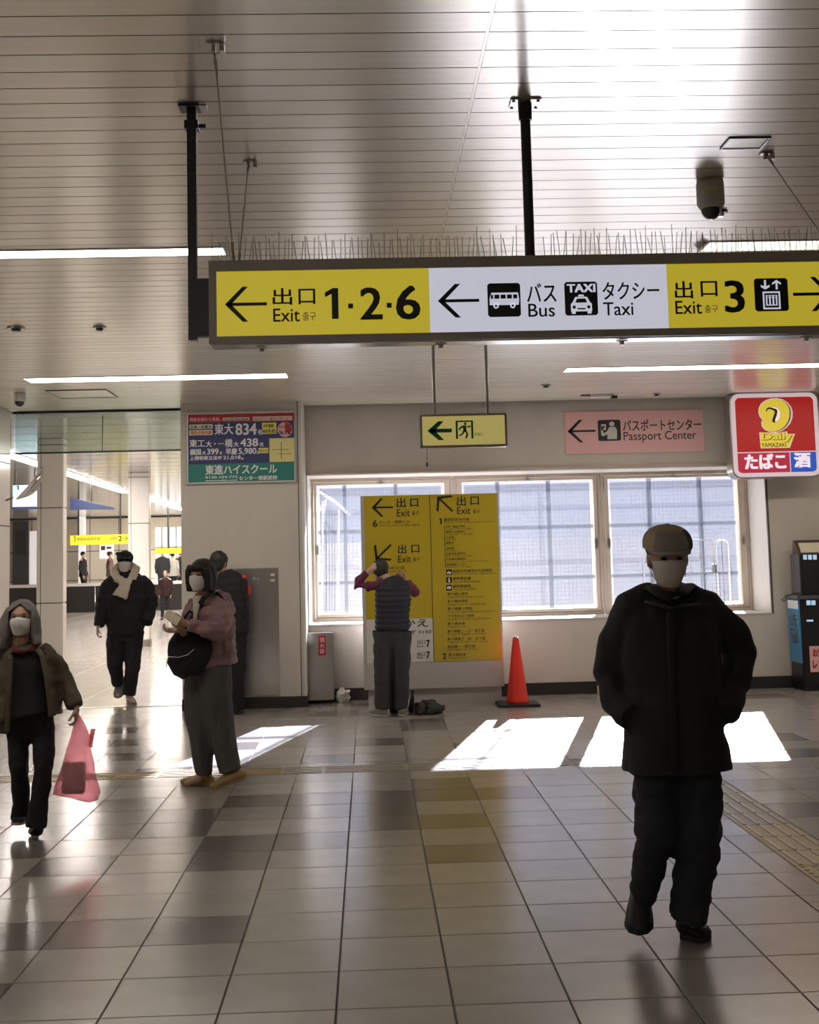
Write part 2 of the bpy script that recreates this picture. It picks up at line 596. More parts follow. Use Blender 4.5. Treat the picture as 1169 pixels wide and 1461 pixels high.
# ---- floor: a grout bed, the nearest tiles one by one, the rest joined
floor = MB().box(XL, XR, YB, 13.7, -0.10, -0.004).build('floor', 'grout', structure=True)
TX, TY, X0, Y0 = 0.4037, 0.397, 0.2600, 4.4650
dark_px = [(284, 1326), (34, 1337), (335, 1220), (100, 1224), (34, 1220), (341, 1207), (190, 1151), (262, 1165),
           (257, 1183), (370, 1144), (549, 1160), (549, 1175), (169, 1083), (177, 1060), (651, 1180), (651, 1210),
           (641, 1137), (620, 1112), (1134, 1160), (1123, 1124), (1149, 1078), (1144, 1055), (430, 1135), (240, 1100),
           (520, 1060), (470, 1085), (690, 1060), (150, 1040), (590, 1040), (60, 1090), (60, 1200), (110, 1195), (300, 1165), (330, 1148), (215, 1150), (150, 1160), (400, 1195), (460, 1150), (580, 1135), (160, 1330), (90, 1160), (700, 1130), (330, 1060), (1090, 1195)]
dark_idx = set()
for (px, py) in dark_px:
    p = onz(px, py)
    dark_idx.add((math.floor((p.x - X0) / TX), math.floor((p.y - Y0) / TY)))


def tile_mesh(nm, w, d, m):
    g = 0.0028
    mb = MB()
    x1, y1 = w / 2 - g, d / 2 - g
    b = 0.0018
    vs = [(-x1, -y1, -0.004), (x1, -y1, -0.004), (x1, y1, -0.004), (-x1, y1, -0.004),
          (-x1 + b, -y1 + b, 0), (x1 - b, -y1 + b, 0), (x1 - b, y1 - b, 0), (-x1 + b, y1 - b, 0)]
    mb.add(vs, [(4, 5, 6, 7), (0, 1, 5, 4), (1, 2, 6, 5), (2, 3, 7, 6), (3, 0, 4, 7)])
    o = mb.build(nm, m)
    me = o.data
    bpy.data.objects.remove(o)
    return me


tm_l = tile_mesh('tile', TX, TY, 'tile')
tm_d = tile_mesh('tile_dark', TX, TY, 'tile_dark')
TAC_Y0, TAC_Y1 = 9.185, 9.49
BX0, BX1, BY0 = 2.03, 2.335, 5.55
near_n = 0
rest = MB()
rowmin, rowmax = math.floor((YB - Y0) / TY), math.ceil((13.7 - Y0) / TY)
cand = []
for j in range(rowmin, rowmax):
    for i in range(math.floor((XL - X0) / TX), math.ceil((XR - X0) / TX)):
        xa, xb = max(X0 + i * TX, XL), min(X0 + (i + 1) * TX, XR)
        ya, yb = max(Y0 + j * TY, YB), min(Y0 + (j + 1) * TY, 13.7)
        if xb - xa < 0.02 or yb - ya < 0.02:
            continue
        cx, cy = (xa + xb) / 2, (ya + yb) / 2
        rects = [(xa, xb, ya, yb)]

        def cut(rs, c):
            out = []
            for (a, b, d, e) in rs:
                if b <= c[0] or a >= c[1] or e <= c[2] or d >= c[3]:
                    out.append((a, b, d, e)); continue
                if d < c[2]: out.append((a, b, d, c[2]))
                if e > c[3]: out.append((a, b, c[3], e))
                d2, e2 = max(d, c[2]), min(e, c[3])
                if a < c[0]: out.append((a, c[0], d2, e2))
                if b > c[1]: out.append((c[1], b, d2, e2))
            return out
        rects = cut(rects, (XL, 1.74, TAC_Y0, TAC_Y1))
        rects = cut(rects, (1.74, BX1, TAC_Y0 - 0.0, TAC_Y1))
        rects = cut(rects, (BX0, BX1, BY0, TAC_Y1))
        dark = (i, j) in dark_idx
        full = len(rects) == 1 and rects[0] == (xa, xb, ya, yb) and xb - xa > TX * 0.99 and yb - ya > TY * 0.99
        # in view?
        half = (cy * 0.345 + 0.25)
        inview = 3.75 < cy < 10.6 and (-0.305 * cy - 0.1) < cx < (0.355 * cy + 0.15)
        if full and inview and near_n < 285:
            o = bpy.data.objects.new('tile', tm_d if dark else tm_l)
            o.location = (cx, cy, 0)
            o.parent = floor
            COL.objects.link(o)
            near_n += 1
        else:
            for (a, b, d, e) in rects:
                if b - a < 0.012 or e - d < 0.012:
                    continue
                g = 0.0028
                mm = 'tile_dark' if (dark or random.random() < 0.05) else 'tile'
                rest.add([(a + g, d + g, 0), (b - g, d + g, 0), (b - g, e - g, 0), (a + g, e - g, 0)], [(0, 1, 2, 3)], mm)
ro = rest.build('floor_tiles', parent=floor)
ro['kind'] = 'stuff'

# tactile paving set in the floor
def tac_tile(x0, y0, m, bars, name='tactile_tile'):
    L = 0.3
    mb = MB()
    g = 0.002
    mb.box(x0 + g, x0 + L - g, y0 + g, y0 + L - g, -0.003, 0.0005, m)
    for k in range(4):
        c = (k + 0.5) * L / 4
        if bars == 'x':
            mb.box(x0 + 0.012, x0 + L - 0.012, y0 + c - 0.009, y0 + c + 0.009, 0.0005, 0.005, 'bar')
        elif bars == 'y':
            mb.box(x0 + c - 0.009, x0 + c + 0.009, y0 + 0.012, y0 + L - 0.012, 0.0005, 0.005, 'bar')
        else:
            pass
    if bars == 'dots':
        for a in range(5):
            for b in range(5):
                cx, cy = x0 + (a + 0.5) * L / 5, y0 + (b + 0.5) * L / 5
                mb.cyl((cx, cy, 0.0005), (cx, cy, 0.005), 0.014, 0.009, 8, m)
    return mb.build(name, parent=floor)


x = 1.74 - 0.3
while x > XL - 0.2:
    if x > XL:
        tac_tile(x, TAC_Y0 + 0.0025, 'tactile_gold' if x < -0.75 else 'tactile', 'x')
    x -= 0.3
tac_tile(1.74, TAC_Y0 + 0.0025, 'tactile', 'y')
tac_tile(2.035, TAC_Y0 + 0.0025, 'tactile', 'dots')
y = TAC_Y0 - 0.3
k = 0
while y > BY0 - 0.05:
    tac_tile(BX0 + 0.0025, y, 'tactile' if y > 6.8 else 'tactile_tan', 'y' if y > 6.12 else 'dots')
    y -= 0.302

# ---- hall floor
HX0, HX1, HY1 = -16.0, -2.0, 46.0
hall_floor = MB().box(HX0, HX1 + 0.3, 13.7, HY1, -0.1, 0.0)
hall_floor = hall_floor.build('floor_hall', 'hall_tile', structure=True)
hj = MB()
for i in range(40):
    yy = 14.1 + i * 0.8
    hj.box(HX0, HX1, yy, yy + 0.006, 0, 0.0006)
for i in range(17):
    hj.box(HX0 + i * 0.85, HX0 + i * 0.85 + 0.006, 13.75, HY1, 0, 0.0006)
hjo = hj.build('joint', 'tactile', hall_floor)
hjo['kind'] = 'stuff'
MB().box(XL, -1.95, 13.66, 13.72, -0.01, 0.004).build('trim_1', 'steel', structure=True)

# ---- ceiling: board above, slats below
ceiling = MB().box(HX0, XR, YB, 13.7, CEIL + 0.022, CEIL + 0.2).build('ceiling', 'slat_gap', structure=True)
SP, SY0, JX = 0.1457, 3.677, 0.415


def slat_mesh(w):
    mb = MB()
    g = 0.0027
    d = SP - 2 * g
    n = 1
    prof = []
    for q in range(n + 1):
        t = q / n
        prof.append((-d / 2 + d * t, 0.0))
    prof = [(-d / 2, 0.02)] + prof + [(d / 2, 0.02)]
    vs = []
    for (yy, zz) in prof:
        vs += [(-w / 2, yy, zz), (w / 2, yy, zz)]
    fs = [(2 * q, 2 * q + 1, 2 * q + 3, 2 * q + 2) for q in range(len(prof) - 1)]
    mb.add(vs, fs[1:-1], 'slat')
    mb.add(vs, [fs[0], fs[-1]], 'slat_gap')  # slat sides coloured dark: the shade inside the gaps is painted on
    o = mb.build('slat', 'slat', smooth=False)
    me = o.data
    for p in me.polygons:
        p.use_smooth = False
    bpy.data.objects.remove(o)
    return me


wl, wr = JX - 0.006 - XL, XR - JX - 0.006
sl, sr = slat_mesh(wl), slat_mesh(wr)
jn = range(math.floor((YB - SY0) / SP), math.floor((13.7 - SY0) / SP))
for j in jn:
    yc = SY0 + (j + 0.5) * SP
    for (me, xc) in ((sl, XL + wl / 2), (sr, JX + 0.006 + wr / 2)):
        o = bpy.data.objects.new('slat', me)
        o.location = (xc, yc, CEIL)
        o.parent = ceiling
        COL.objects.link(o)
MB().box(JX - 0.005, JX + 0.005, YB, 13.7, CEIL + 0.001, CEIL + 0.02).build('joint_strip', 'slat', ceiling)

# hall ceiling
hc = MB().box(HX0, HX1 + 0.3, 13.7, HY1, CEIL, CEIL + 0.2).build('ceiling_hall', 'wall_white', structure=True)
hc.data.materials[0] = mat('hall_ceiling', (0.62, 0.60, 0.55), 0.16, metal=0.35, nscale=1.5, namt=0.03)
hp = MB()
for i in range(38):
    yy = 14.3 + i * 0.85
    hp.box(HX0, HX1, yy, yy + 0.008, CEIL - 0.001, CEIL)
o = hp.build('joint', 'slat_gap', hc)
o['kind'] = 'stuff'
trim = MB().box(XL, -1.95, 13.64, 13.74, CEIL - 0.02, CEIL + 0.0).build('trim_2', 'dark_metal', structure=True)

# ---- walls
wall_left = MB().box(XL - 0.15, XL, YB, 13.55, 0, CEIL + 0.2).build('wall_left', 'wall_white', structure=True)
for z in (0.95, 1.95, 2.62):
    MB().box(XL, XL + 0.002, YB, 13.55, z, z + 0.012).build('panel_joint', 'gasket', wall_left)
for i in range(14):
    yy = 12.6 - i * 1.2
    MB().box(XL, XL + 0.002, yy, yy + 0.012, 0, CEIL).build('panel_joint', 'gasket', wall_left)
wall_right = MB().box(XR, XR + 0.15, YB, 15.2, 0, CEIL + 0.2).build('wall_right', 'wall', structure=True)
wall_front = MB().box(XL - 0.15, XR + 0.15, YB - 0.15, YB, 0, CEIL + 0.2).build('wall_behind', 'wall', structure=True)
MB().box(XR - 0.02, XR, YB, 13.6, 0, 0.1).build('baseboard_right', 'skirting', structure=True)

# pier left of the windows
PXL, PXR = at(259, 800, PIER_Y).x, at(435, 800, PIER_Y).x
pier = MB().box(PXL, PXR, PIER_Y, 15.2, 0, CEIL + 0.2).build('wall_pier', 'wall', structure=True)
MB().box(PXL - 0.004, PXR + 0.004, PIER_Y - 0.012, 13.9, 0.0, 0.115).build('baseboard_pier', 'skirting', structure=True)
px_ = at(427, 800, PIER_Y).x
MB().box(px_, px_ + 0.008, PIER_Y - 0.003, PIER_Y, 0.115, CEIL).build('panel_joint', 'gasket', pier)
MB().box(PXR - 0.02, PXR + 0.003, PIER_Y - 0.004, PIER_Y + 0.02, 0.115, CEIL).build('corner_strip', 'reveal', pier)

# back wall with the window opening
WX0, WX1 = PXR, at(1098, 785, WALL_Y).x
WZ0, WZ1 = at(760, 884.5, WALL_Y).z, at(760, 670, WALL_Y).z
wb = MB()
FY = 14.36                                       # window plane
wb.box(WX0, XR, WALL_Y, 14.9, 0, WZ0)
wb.box(WX0, XR, WALL_Y, 14.9, WZ1, CEIL + 0.2)
wb.box(WX1, XR, WALL_Y, 14.9, WZ0, WZ1)
wall_back = wb.build('wall_back', 'wall', structure=True)
jx = at(1100, 785, WALL_Y).x
MB().box(WX0, XR, WALL_Y - 0.02, WALL_Y, 0.0, 0.13).build('baseboard_back', 'skirting', structure=True)
MB().box(WX0, WX1 + 0.03, WALL_Y - 0.018, WALL_Y + 0.03, WZ1 - 0.004, WZ1 + 0.028).build('trim_3', 'frame', structure=True)
MB().box(WX1, WX1 + 0.014, WALL_Y - 0.006, WALL_Y + 0.05, WZ0, WZ1).build('trim_4', 'gasket', structure=True)
MB().box(WX0 + 0.001, WX1 - 0.001, WALL_Y - 0.012, FY, WZ0, WZ0 + 0.012).build('trim_5', 'reveal', structure=True)   # sill
MB().box(WX1 - 0.012, WX1, WALL_Y + 0.01, FY, WZ0 + 0.012, WZ1).build('trim_6', 'reveal', structure=True)
MB().box(WX0, WX0 + 0.012, WALL_Y + 0.01, FY, WZ0 + 0.012, WZ1).build('trim_7', 'reveal', structure=True)
MB().box(WX0 + 0.012, WX1 - 0.012, WALL_Y + 0.03, FY, WZ1 - 0.012, WZ1).build('trim_8', 'reveal', structure=True)

GZ0, GZ1 = at(755, 869, FY).z, at(755, 686, FY).z
glx = [(453, 636), (661, 849), (870, 1056)]
edges = [(at(a, 780, FY).x, at(b, 780, FY).x) for a, b in glx]
FX0, FX1 = WX0 + 0.012, WX1 - 0.012
mull = [FX0, (edges[0][1] + edges[1][0]) / 2, (edges[1][1] + edges[2][0]) / 2, FX1]
for n, (a, b) in enumerate(edges):
    w = MB()
    x0, x1 = mull[n] + 0.004, mull[n + 1] - 0.004
    z0, z1 = WZ0 + 0.012, WZ1 - 0.012
    # outer frame
    t = 0.035
    for (p, q, r, s_) in ((x0, x1, z0, z0 + t), (x0, x1, z1 - t, z1), (x0, x0 + t, z0 + t, z1 - t), (x1 - t, x1, z0 + t, z1 - t)):
        w.box(p, q, FY - 0.02, FY + 0.08, r, s_)
    wo = w.build('window_%d' % (n + 1), 'frame', structure=True, bevel=0.003)
    # sash
    s2 = MB()
    u0, u1, v0, v1 = x0 + t + 0.006, x1 - t - 0.006, z0 + t + 0.006, z1 - t - 0.006
    s2.box(u0, u1, FY - 0.035, FY + 0.05, v0, GZ0)
    s2.box(u0, u1, FY - 0.035, FY + 0.05, GZ1, v1)
    s2.box(u0, a, FY - 0.035, FY + 0.05, GZ0, GZ1)
    s2.box(b, u1, FY - 0.035, FY + 0.05, GZ0, GZ1)
    so = s2.build('sash', 'frame', wo)
    MB().box(u0 - 0.006, u1 + 0.006, FY + 0.045, FY + 0.06, v0 - 0.006, v0 + 0.002).build('gasket', 'gasket', wo)
    MB().box(a, b, FY + 0.018, FY + 0.024, GZ0, GZ1).build('pane', 'glass', wo)
    e = 0.034
    MB().add([(a + e, FY + 0.03, GZ0 + e), (b - e, FY + 0.03, GZ0 + e), (b - e, FY + 0.03, GZ1 - e), (a + e, FY + 0.03, GZ1 - e)], [(0, 1, 2, 3)]).build('film', 'film', wo)
    for hx in ((u1 - 0.03,) if n == 1 else ((u0 + 0.03, u1 - 0.03) if n == 2 else (u0 + 0.03,))):
        zc = (GZ0 + GZ1) / 2 + 0.0
        h = MB().box(hx - 0.016, hx + 0.016, FY - 0.048, FY - 0.035, zc - 0.06, zc + 0.05)
        h.box(hx - 0.007, hx + 0.007, FY - 0.07, FY - 0.048, zc - 0.045, zc + 0.02)
        h.build('latch', 'steel', so, bevel=0.002)
    cx = (a + b) / 2
    h = MB().box(cx - 0.03, cx + 0.03, FY - 0.05, FY - 0.035, v1 - 0.025, v1 - 0.008)
    h.cyl((cx, FY - 0.06, v1 - 0.004), (cx, FY - 0.035, v1 - 0.004), 0.016, n=10)
    h.build('stay_latch', 'steel', so)
    if n == 1:
        hx = a + 0.42 * (b - a) - 0.2
        h = MB().box(hx - 0.045, hx + 0.045, FY - 0.05, FY - 0.035, v0 + 0.02, v0 + 0.042)
        h.box(hx - 0.05, hx - 0.03, FY - 0.06, FY - 0.035, v0 + 0.012, v0 + 0.05)
        h.build('bottom_latch', 'steel', so)

# hall walls
MB().box(HX1 + 0.0, HX1 + 0.15, 15.2, HY1, 0, CEIL + 0.2).build('wall_hall_right', 'hall_panel', structure=True)
MB().box(HX0 - 0.15, HX0, 13.5, HY1, 0, CEIL + 0.2).build('wall_hall_left', 'hall_panel', structure=True)
MB().box(HX0, XL - 0.15, 13.5, 13.6, 0, CEIL + 0.2).build('wall_hall_near', 'hall_panel', structure=True)
ox0, ox1 = at(221, 800, HY1).x, at(262, 800, HY1).x
oz1 = at(240, 752, HY1).z
hb = MB()
hb.box(HX0, ox0, HY1, HY1 + 0.15, 0, CEIL + 0.2)
hb.box(ox0, ox1, HY1, HY1 + 0.15, oz1, CEIL + 0.2)
hb.box(ox1, HX1 + 0.15, HY1, HY1 + 0.15, 0, CEIL + 0.2)
hall_back = hb.build('wall_hall_back', 'hall_panel', structure=True)
for i in range(12):
    xx = HX0 + 0.6 + i * 1.05
    if ox0 - 0.1 < xx < ox1 + 0.1:
        continue
    MB().box(xx, xx + 0.025, HY1 - 0.003, HY1, 0.4, CEIL).build('panel_joint', 'gasket', hall_back)
MB().box(HX0, ox0, HY1 - 0.003, HY1, 1.95, 1.975).build('panel_joint', 'gasket', hall_back)
MB().box(HX0, ox0, HY1 - 0.003, HY1, 0.9, 0.925).build('panel_joint', 'gasket', hall_back)
MB().box(HX0, HX1, HY1 - 0.05, HY1 - 0.01, CEIL - 0.06, CEIL).build('trim_9', 'dark_metal', structure=True)
d = MB()
for k in range(5):
    xx = ox0 + (ox1 - ox0) * k / 4
    d.box(xx - 0.03, xx + 0.03, HY1 + 0.02, HY1 + 0.08, 0, oz1)
d.box(ox0, ox1, HY1 + 0.02, HY1 + 0.08, 2.0, 2.06)
dd = d.build('window_4', 'frame', structure=True)
MB().box(ox0, ox1, HY1 + 0.045, HY1 + 0.05, 0, oz1).build('pane', 'glass', dd)

# glass smoke curtain across the hall mouth
sc_z = at(150, 645, 13.7).z
smoke = thing('smoke_curtain', 'clear glass smoke curtain hanging from the ceiling across the hall mouth', 'smoke curtain', (-2.9, 13.7, sc_z))
gx = [XL + 0.01, at(147, 610, 13.7).x, -1.96]
for a, b in zip(gx[:-1], gx[1:]):
    MB().box(a + 0.004, b - 0.004, 13.69, 13.70, sc_z + 0.01, CEIL - 0.02).build('glass_pane', 'smoke_glass', smoke)
MB().box(gx[0], gx[2], 13.682, 13.708, sc_z - 0.004, sc_z + 0.012).build('bottom_rail', 'dark_metal', smoke)
MB().box(gx[1] - 0.004, gx[1] + 0.004, 13.685, 13.705, sc_z + 0.012, CEIL - 0.05).build('joint', 'dark_metal', smoke)

# outdoor ground and translucent screen behind the windows
MB().box(-1.84, 40, 14.9, 70, -0.2, 0.0).build('ground', 'ground', structure=True)
scr = thing('outdoor_screen', 'pale translucent screen on a grey lattice frame outside the windows', 'screen', (1.5, 15.4, 0))
SYY = 15.4
MB().box(-1.75, 7.5, SYY, SYY + 0.01, 0.02, 4.6).build('sheet', 'screen', scr)
vx = [at(p, 780, SYY).x for p in (712, 784, 857, 929, 1001)]
stepx = (vx[4] - vx[0]) / 4
for k in range(-7, 9):
    xx = vx[0] + k * stepx
    if -1.7 < xx < 7.4:
        MB().box(xx - 0.022, xx + 0.022, SYY - 0.05, SYY - 0.002, 0.0, 4.6).build('post', 'bar_out', scr)
hz = at(785, 752, SYY).z - at(785, 824, SYY).z
z0 = at(785, 824, SYY).z
for k in range(-1, 6):
    MB().box(-1.75, 7.5, SYY - 0.045, SYY - 0.003, z0 + k * hz - 0.02, z0 + k * hz + 0.02).build('rail', 'bar_out', scr)


MB().box(-1.84, 30, 19.0, 19.3, 0.0, 1.75).build('wall_outside_added', 'white_paint', structure=True)  # added parapet, keeps the sun-bright ground out of the window view


# ================================================================== CEILING FITTINGS
def strip_light(x0, x1, y, w, label, m='strip', group=None, direction='x', ang=0.0):
    t = thing('strip_light', label, 'ceiling light', ((x0 + x1) / 2, y, CEIL), group)
    b = MB()
    b.box(x0 - 0.012, x1 + 0.012, y - w / 2 - 0.012, y - w / 2, CEIL - 0.006, CEIL + 0.02)
    b.box(x0 - 0.012, x1 + 0.012, y + w / 2, y + w / 2 + 0.012, CEIL - 0.006, CEIL + 0.02)
    b.box(x0 - 0.012, x0, y - w / 2, y + w / 2, CEIL - 0.006, CEIL + 0.02)
    b.box(x1, x1 + 0.012, y - w / 2, y + w / 2, CEIL - 0.006, CEIL + 0.02)
    b.build('frame', 'white_paint', t)
    MB().box(x0, x1, y - w / 2, y + w / 2, CEIL - 0.004, CEIL + 0.015).build('diffuser', m, t)
    return t


y1s = onz(160, 360, CEIL).y
strip_light(-3.75, onz(321, 360, CEIL).x, y1s, 0.15, 'long white ceiling strip light, left of the main sign near its spikes')
y2s = onz(220, 539, CEIL).y
strip_light(onz(35, 540, CEIL).x, onz(410, 537, CEIL).x, y2s, 0.26, 'white ceiling strip light above the poster pier')
strip_light(onz(808, 527, CEIL).x, 5.9, y2s, 0.22, 'white ceiling strip light above the pink board and square shop sign')
y3s = onz(1080, 350, CEIL).y
t = strip_light(onz(1008, 350, CEIL).x, 5.9, y3s, 0.20, 'pale recessed ceiling strip light right of the dome camera', 'strip_dim')
xa = onz(1008, 350, CEIL).x
MB().add([(xa, y3s - 0.1, CEIL), (xa, y3s + 0.1, CEIL), (xa - 0.05, y3s + 0.07, CEIL - 0.03), (xa - 0.05, y3s - 0.12, CEIL - 0.03)], [(0, 1, 2, 3)]).build('end_lip', 'white_paint', t)
# unseen lamps added behind the viewer to fill the surfaces facing the camera
for yy, xs in ((1.0, (-3.0, -0.2)), (-3.6, (-2.5, 0.8))):
    strip_light(xs[0], xs[1], yy, 0.14, ('added fill strip on the ceiling close behind the viewer' if yy > 0 else 'added fill strip on the ceiling by the rear wall behind the viewer'))


def disc(px, py, r, label, dark=False):
    p = onz(px, py, CEIL)
    t = thing('smoke_detector', label, 'detector', (p.x, p.y, CEIL))
    MB().cyl((p.x, p.y, CEIL - 0.012), (p.x, p.y, CEIL + 0.01), r, r * 1.05, 20).build('base', 'steel' if not dark else 'dark_metal', t, smooth=False)
    MB().cyl((p.x, p.y, CEIL - 0.03), (p.x, p.y, CEIL - 0.012), r * 0.45, r * 0.6, 16).build('sensor', 'dark_metal' if not dark else 'chrome', t)


disc(23, 467, 0.06, 'leftmost small round ceiling detector')
disc(142, 466, 0.045, 'small round ceiling detector left of the black sign pole')
disc(1028, 301, 0.035, 'small round sprinkler head just behind the dome camera', True)
disc(779, 549, 0.05, 'small round detector above the middle window near the pink board')
disc(937, 561, 0.04, 'tiny round detector just above the pink board')
p = onz(858, 563, CEIL)
t = thing('beam_detector', 'small white box detector on the ceiling above the pink board left end', 'detector', (p.x, p.y, CEIL))
MB().box(p.x - 0.12, p.x + 0.12, p.y - 0.06, p.y + 0.06, CEIL - 0.03, CEIL).build('housing', 'cam_white', t, bevel=0.004)
MB().box(p.x + 0.1, p.x + 0.16, p.y - 0.07, p.y - 0.01, CEIL - 0.05, CEIL - 0.02).build('lens', 'dark_metal', t)
MB().box(p.x - 0.22, p.x - 0.12, p.y - 0.03, p.y + 0.03, CEIL - 0.012, CEIL).build('bracket', 'dark_metal', t)

# access hatches
def hatch(pa, pb, ya, yb, label):
    x0 = onz(pa, (ya + yb) / 2, CEIL).x; x1 = onz(pb, (ya + yb) / 2, CEIL).x
    y1 = onz((pa + pb) / 2, yb, CEIL).y; y0 = onz((pa + pb) / 2, ya, CEIL).y
    y0, y1 = min(y0, y1), max(y0, y1)
    t = thing('access_hatch', label, 'hatch', ((x0 + x1) / 2, (y0 + y1) / 2, CEIL))
    b = MB()
    e = 0.008
    b.box(x0 - e, x1 + e, y0 - e, y0, CEIL - 0.008, CEIL + 0.01).box(x0 - e, x1 + e, y1, y1 + e, CEIL - 0.008, CEIL + 0.01)
    b.box(x0 - e, x0, y0, y1, CEIL - 0.008, CEIL + 0.01).box(x1, x1 + e, y0, y1, CEIL - 0.008, CEIL + 0.01)
    b.build('frame', 'dark_metal', t)
    MB().box(x0, x1, y0, y1, CEIL - 0.004, CEIL + 0.01).build('cover', 'slat', t)


hatch(1037, 1090, 196, 210, 'white square access hatch in the ceiling beside the right stay anchor')
hatch(75, 160, 556, 567, 'flush access hatch in the ceiling at the hall mouth')

# dome cameras
p = onz(1013, 257, CEIL)
t = thing('dome_camera', 'white cylindrical dome camera on the ceiling, right of the black pole', 'camera', (p.x, p.y, CEIL))
r = 0.062
MB().tube([(p.x, p.y, CEIL), (p.x, p.y, CEIL - 0.02), (p.x, p.y, CEIL - 0.11), (p.x, p.y, CEIL - 0.135)], [r * 0.92, r, r, r * 0.78], 28).build('housing', 'cam_white', t, smooth=True)
d_ = MB().ell((p.x, p.y, CEIL - 0.132), r * 0.74, r * 0.74, 0.052, n=24, k=12)
d_.build('dome', 'dome', t, smooth=True)
MB().box(p.x - 0.035, p.x + 0.005, p.y - r - 0.001, p.y - r + 0.01, CEIL - 0.07, CEIL - 0.062).build('marking', 'bright_yellow', t)
p = onz(28, 560, CEIL)
t = thing('dome_camera', 'dome camera hanging from the ceiling at the left wall by the hall mouth', 'camera', (p.x, p.y, CEIL))
MB().cyl((p.x, p.y, CEIL - 0.09), (p.x, p.y, CEIL), 0.06, 0.055, 20).build('housing', 'cam_white', t)
MB().ell((p.x, p.y, CEIL - 0.09), 0.05, 0.05, 0.05, n=18).build('dome', 'dome', t, smooth=True)


# ================================================================== MAIN HANGING SIGN
SY = 4.36
SB = 4.47
cx0, cx1 = at(298, 432, SY).x, at(1222, 420, SY).x
zt, zb = at(600, 367, SY).z, at(600, 485.5, SY).z
sign = thing('hanging_sign', 'large yellow and white hanging direction sign reading Exit 1 2 6, Bus, Taxi, Exit 3', 'sign', ((cx0 + cx1) / 2, SY, zt))
b = MB()
fw = 0.027
b.box(cx0, cx1, SY + 0.012, SB, zb, zt)
b.box(cx0, cx1, SY, SY + 0.012, zt - fw - 0.012, zt)
b.box(cx0, cx1, SY, SY + 0.012, zb, zb + fw)
b.box(cx0, cx0 + fw, SY, SY + 0.012, zb + fw, zt - fw - 0.012)
b.box(cx1 - fw, cx1, SY, SY + 0.012, zb + fw, zt - fw - 0.012)
b.build('casing', 'sign_frame', sign)
MB().box(cx0 + 0.006, cx1 - 0.006, SY + 0.015, SB - 0.012, zb - 0.004, zb).build('underside_tray', 'tray', sign)
PY = SY + 0.006
fz0, fz1 = zb + fw, zt - fw - 0.012
xa, xb, xc_ = at(613, 430, PY).x, at(953, 425, PY).x, cx1 - fw
MB().box(cx0 + fw, xa, PY, PY + 0.006, fz0, fz1).build('face_panel', 'yellow_lit', sign)
MB().box(xa, xb, PY, PY + 0.006, fz0, fz1).build('face_panel', 'white_lit', sign)
MB().box(xb, xc_, PY, PY + 0.006, fz0, fz1).build('face_panel', 'yellow_lit', sign)
L = MB()
TYp = PY - 0.002
shape(L, ARROW_L, (321, 409, 381, 459), TYp)
text(L, '出', (389, 411, 417, 435), TYp, weight=0.012)
text(L, '口', (426, 412, 450, 434), TYp, weight=0.012)
text(L, 'Exit', (390, 440, 428, 459), TYp, weight=0.008)
text(L, '출구', (432, 445, 451, 457), TYp)
text(L, '1', (464, 411, 483, 455), TYp, weight=0.006)
text(L, '2', (514, 410, 546, 456), TYp, weight=0.018)
text(L, '6', (565, 407, 600, 456), TYp, weight=0.018)
shape(L, [rect(0, 0, 1, 1)], (497, 433, 504, 440), TYp)
shape(L, [rect(0, 0, 1, 1)], (552, 432, 559, 439), TYp)
shape(L, ARROW_L, (625, 405, 684, 453), TYp)
text(L, 'バス', (752, 404, 794, 431), TYp, weight=0.012)
text(L, 'Bus', (754, 433, 792, 452), TYp, weight=0.008)
text(L, 'タクシー', (860, 402, 941, 427), TYp, weight=0.012)
text(L, 'Taxi', (861, 431, 904, 450), TYp, weight=0.008)
text(L, '出', (963, 401, 989, 426), TYp, weight=0.012)
text(L, '口', (1000, 401, 1024, 423), TYp, weight=0.012)
text(L, 'Exit', (964, 429, 1002, 448), TYp, weight=0.008)
text(L, '출구', (1006, 435, 1025, 446), TYp)
text(L, '3', (1034, 400, 1063, 446), TYp, weight=0.018)
shape(L, mirrorx(ARROW_L), (1132, 395, 1188, 444), TYp)
L.build('lettering', 'ink', sign)
rr = [(0.06, 0), (0.94, 0), (1, 0.06), (1, 0.94), (0.94, 1), (0.06, 1), (0, 0.94), (0, 0.06)]


def icon(box, polys, parent, Y, bgm='ink', fgm='white_lit', name='pictogram', inner=None):
    b = MB()
    shape(b, [rr], box, Y, bgm)
    shape(b, polys, box, Y - 0.0015, fgm)
    if inner:
        shape(b, inner, box, Y - 0.003, bgm)
    return b.build(name, parent=parent)


icon((696, 404, 743, 452), [
    [(0.06, 0.35), (0.94, 0.35), (0.96, 0.5), (0.93, 0.72), (0.12, 0.72), (0.06, 0.55)],
    circ(0.25, 0.33, 0.085), circ(0.76, 0.33, 0.085)], sign, TYp,
    inner=[rect(0.10, 0.54, 0.17, 0.66), rect(0.21, 0.54, 0.36, 0.66), rect(0.40, 0.54, 0.55, 0.66), rect(0.59, 0.54, 0.74, 0.66), rect(0.78, 0.54, 0.90, 0.66),
           circ(0.25, 0.33, 0.035), circ(0.76, 0.33, 0.035)])
ic = icon((806, 402, 853, 450), [
    [(0.18, 0.12), (0.82, 0.12), (0.82, 0.34), (0.76, 0.40), (0.68, 0.55), (0.32, 0.55), (0.24, 0.40), (0.18, 0.34)],
    rect(0.20, 0.05, 0.32, 0.13), rect(0.68, 0.05, 0.80, 0.13), [(0.40, 0.56), (0.60, 0.56), (0.57, 0.62), (0.43, 0.62)]], sign, TYp,
    inner=[[(0.32, 0.38), (0.68, 0.38), (0.63, 0.50), (0.37, 0.50)], circ(0.28, 0.25, 0.05), circ(0.72, 0.25, 0.05), rect(0.38, 0.18, 0.62, 0.22)])
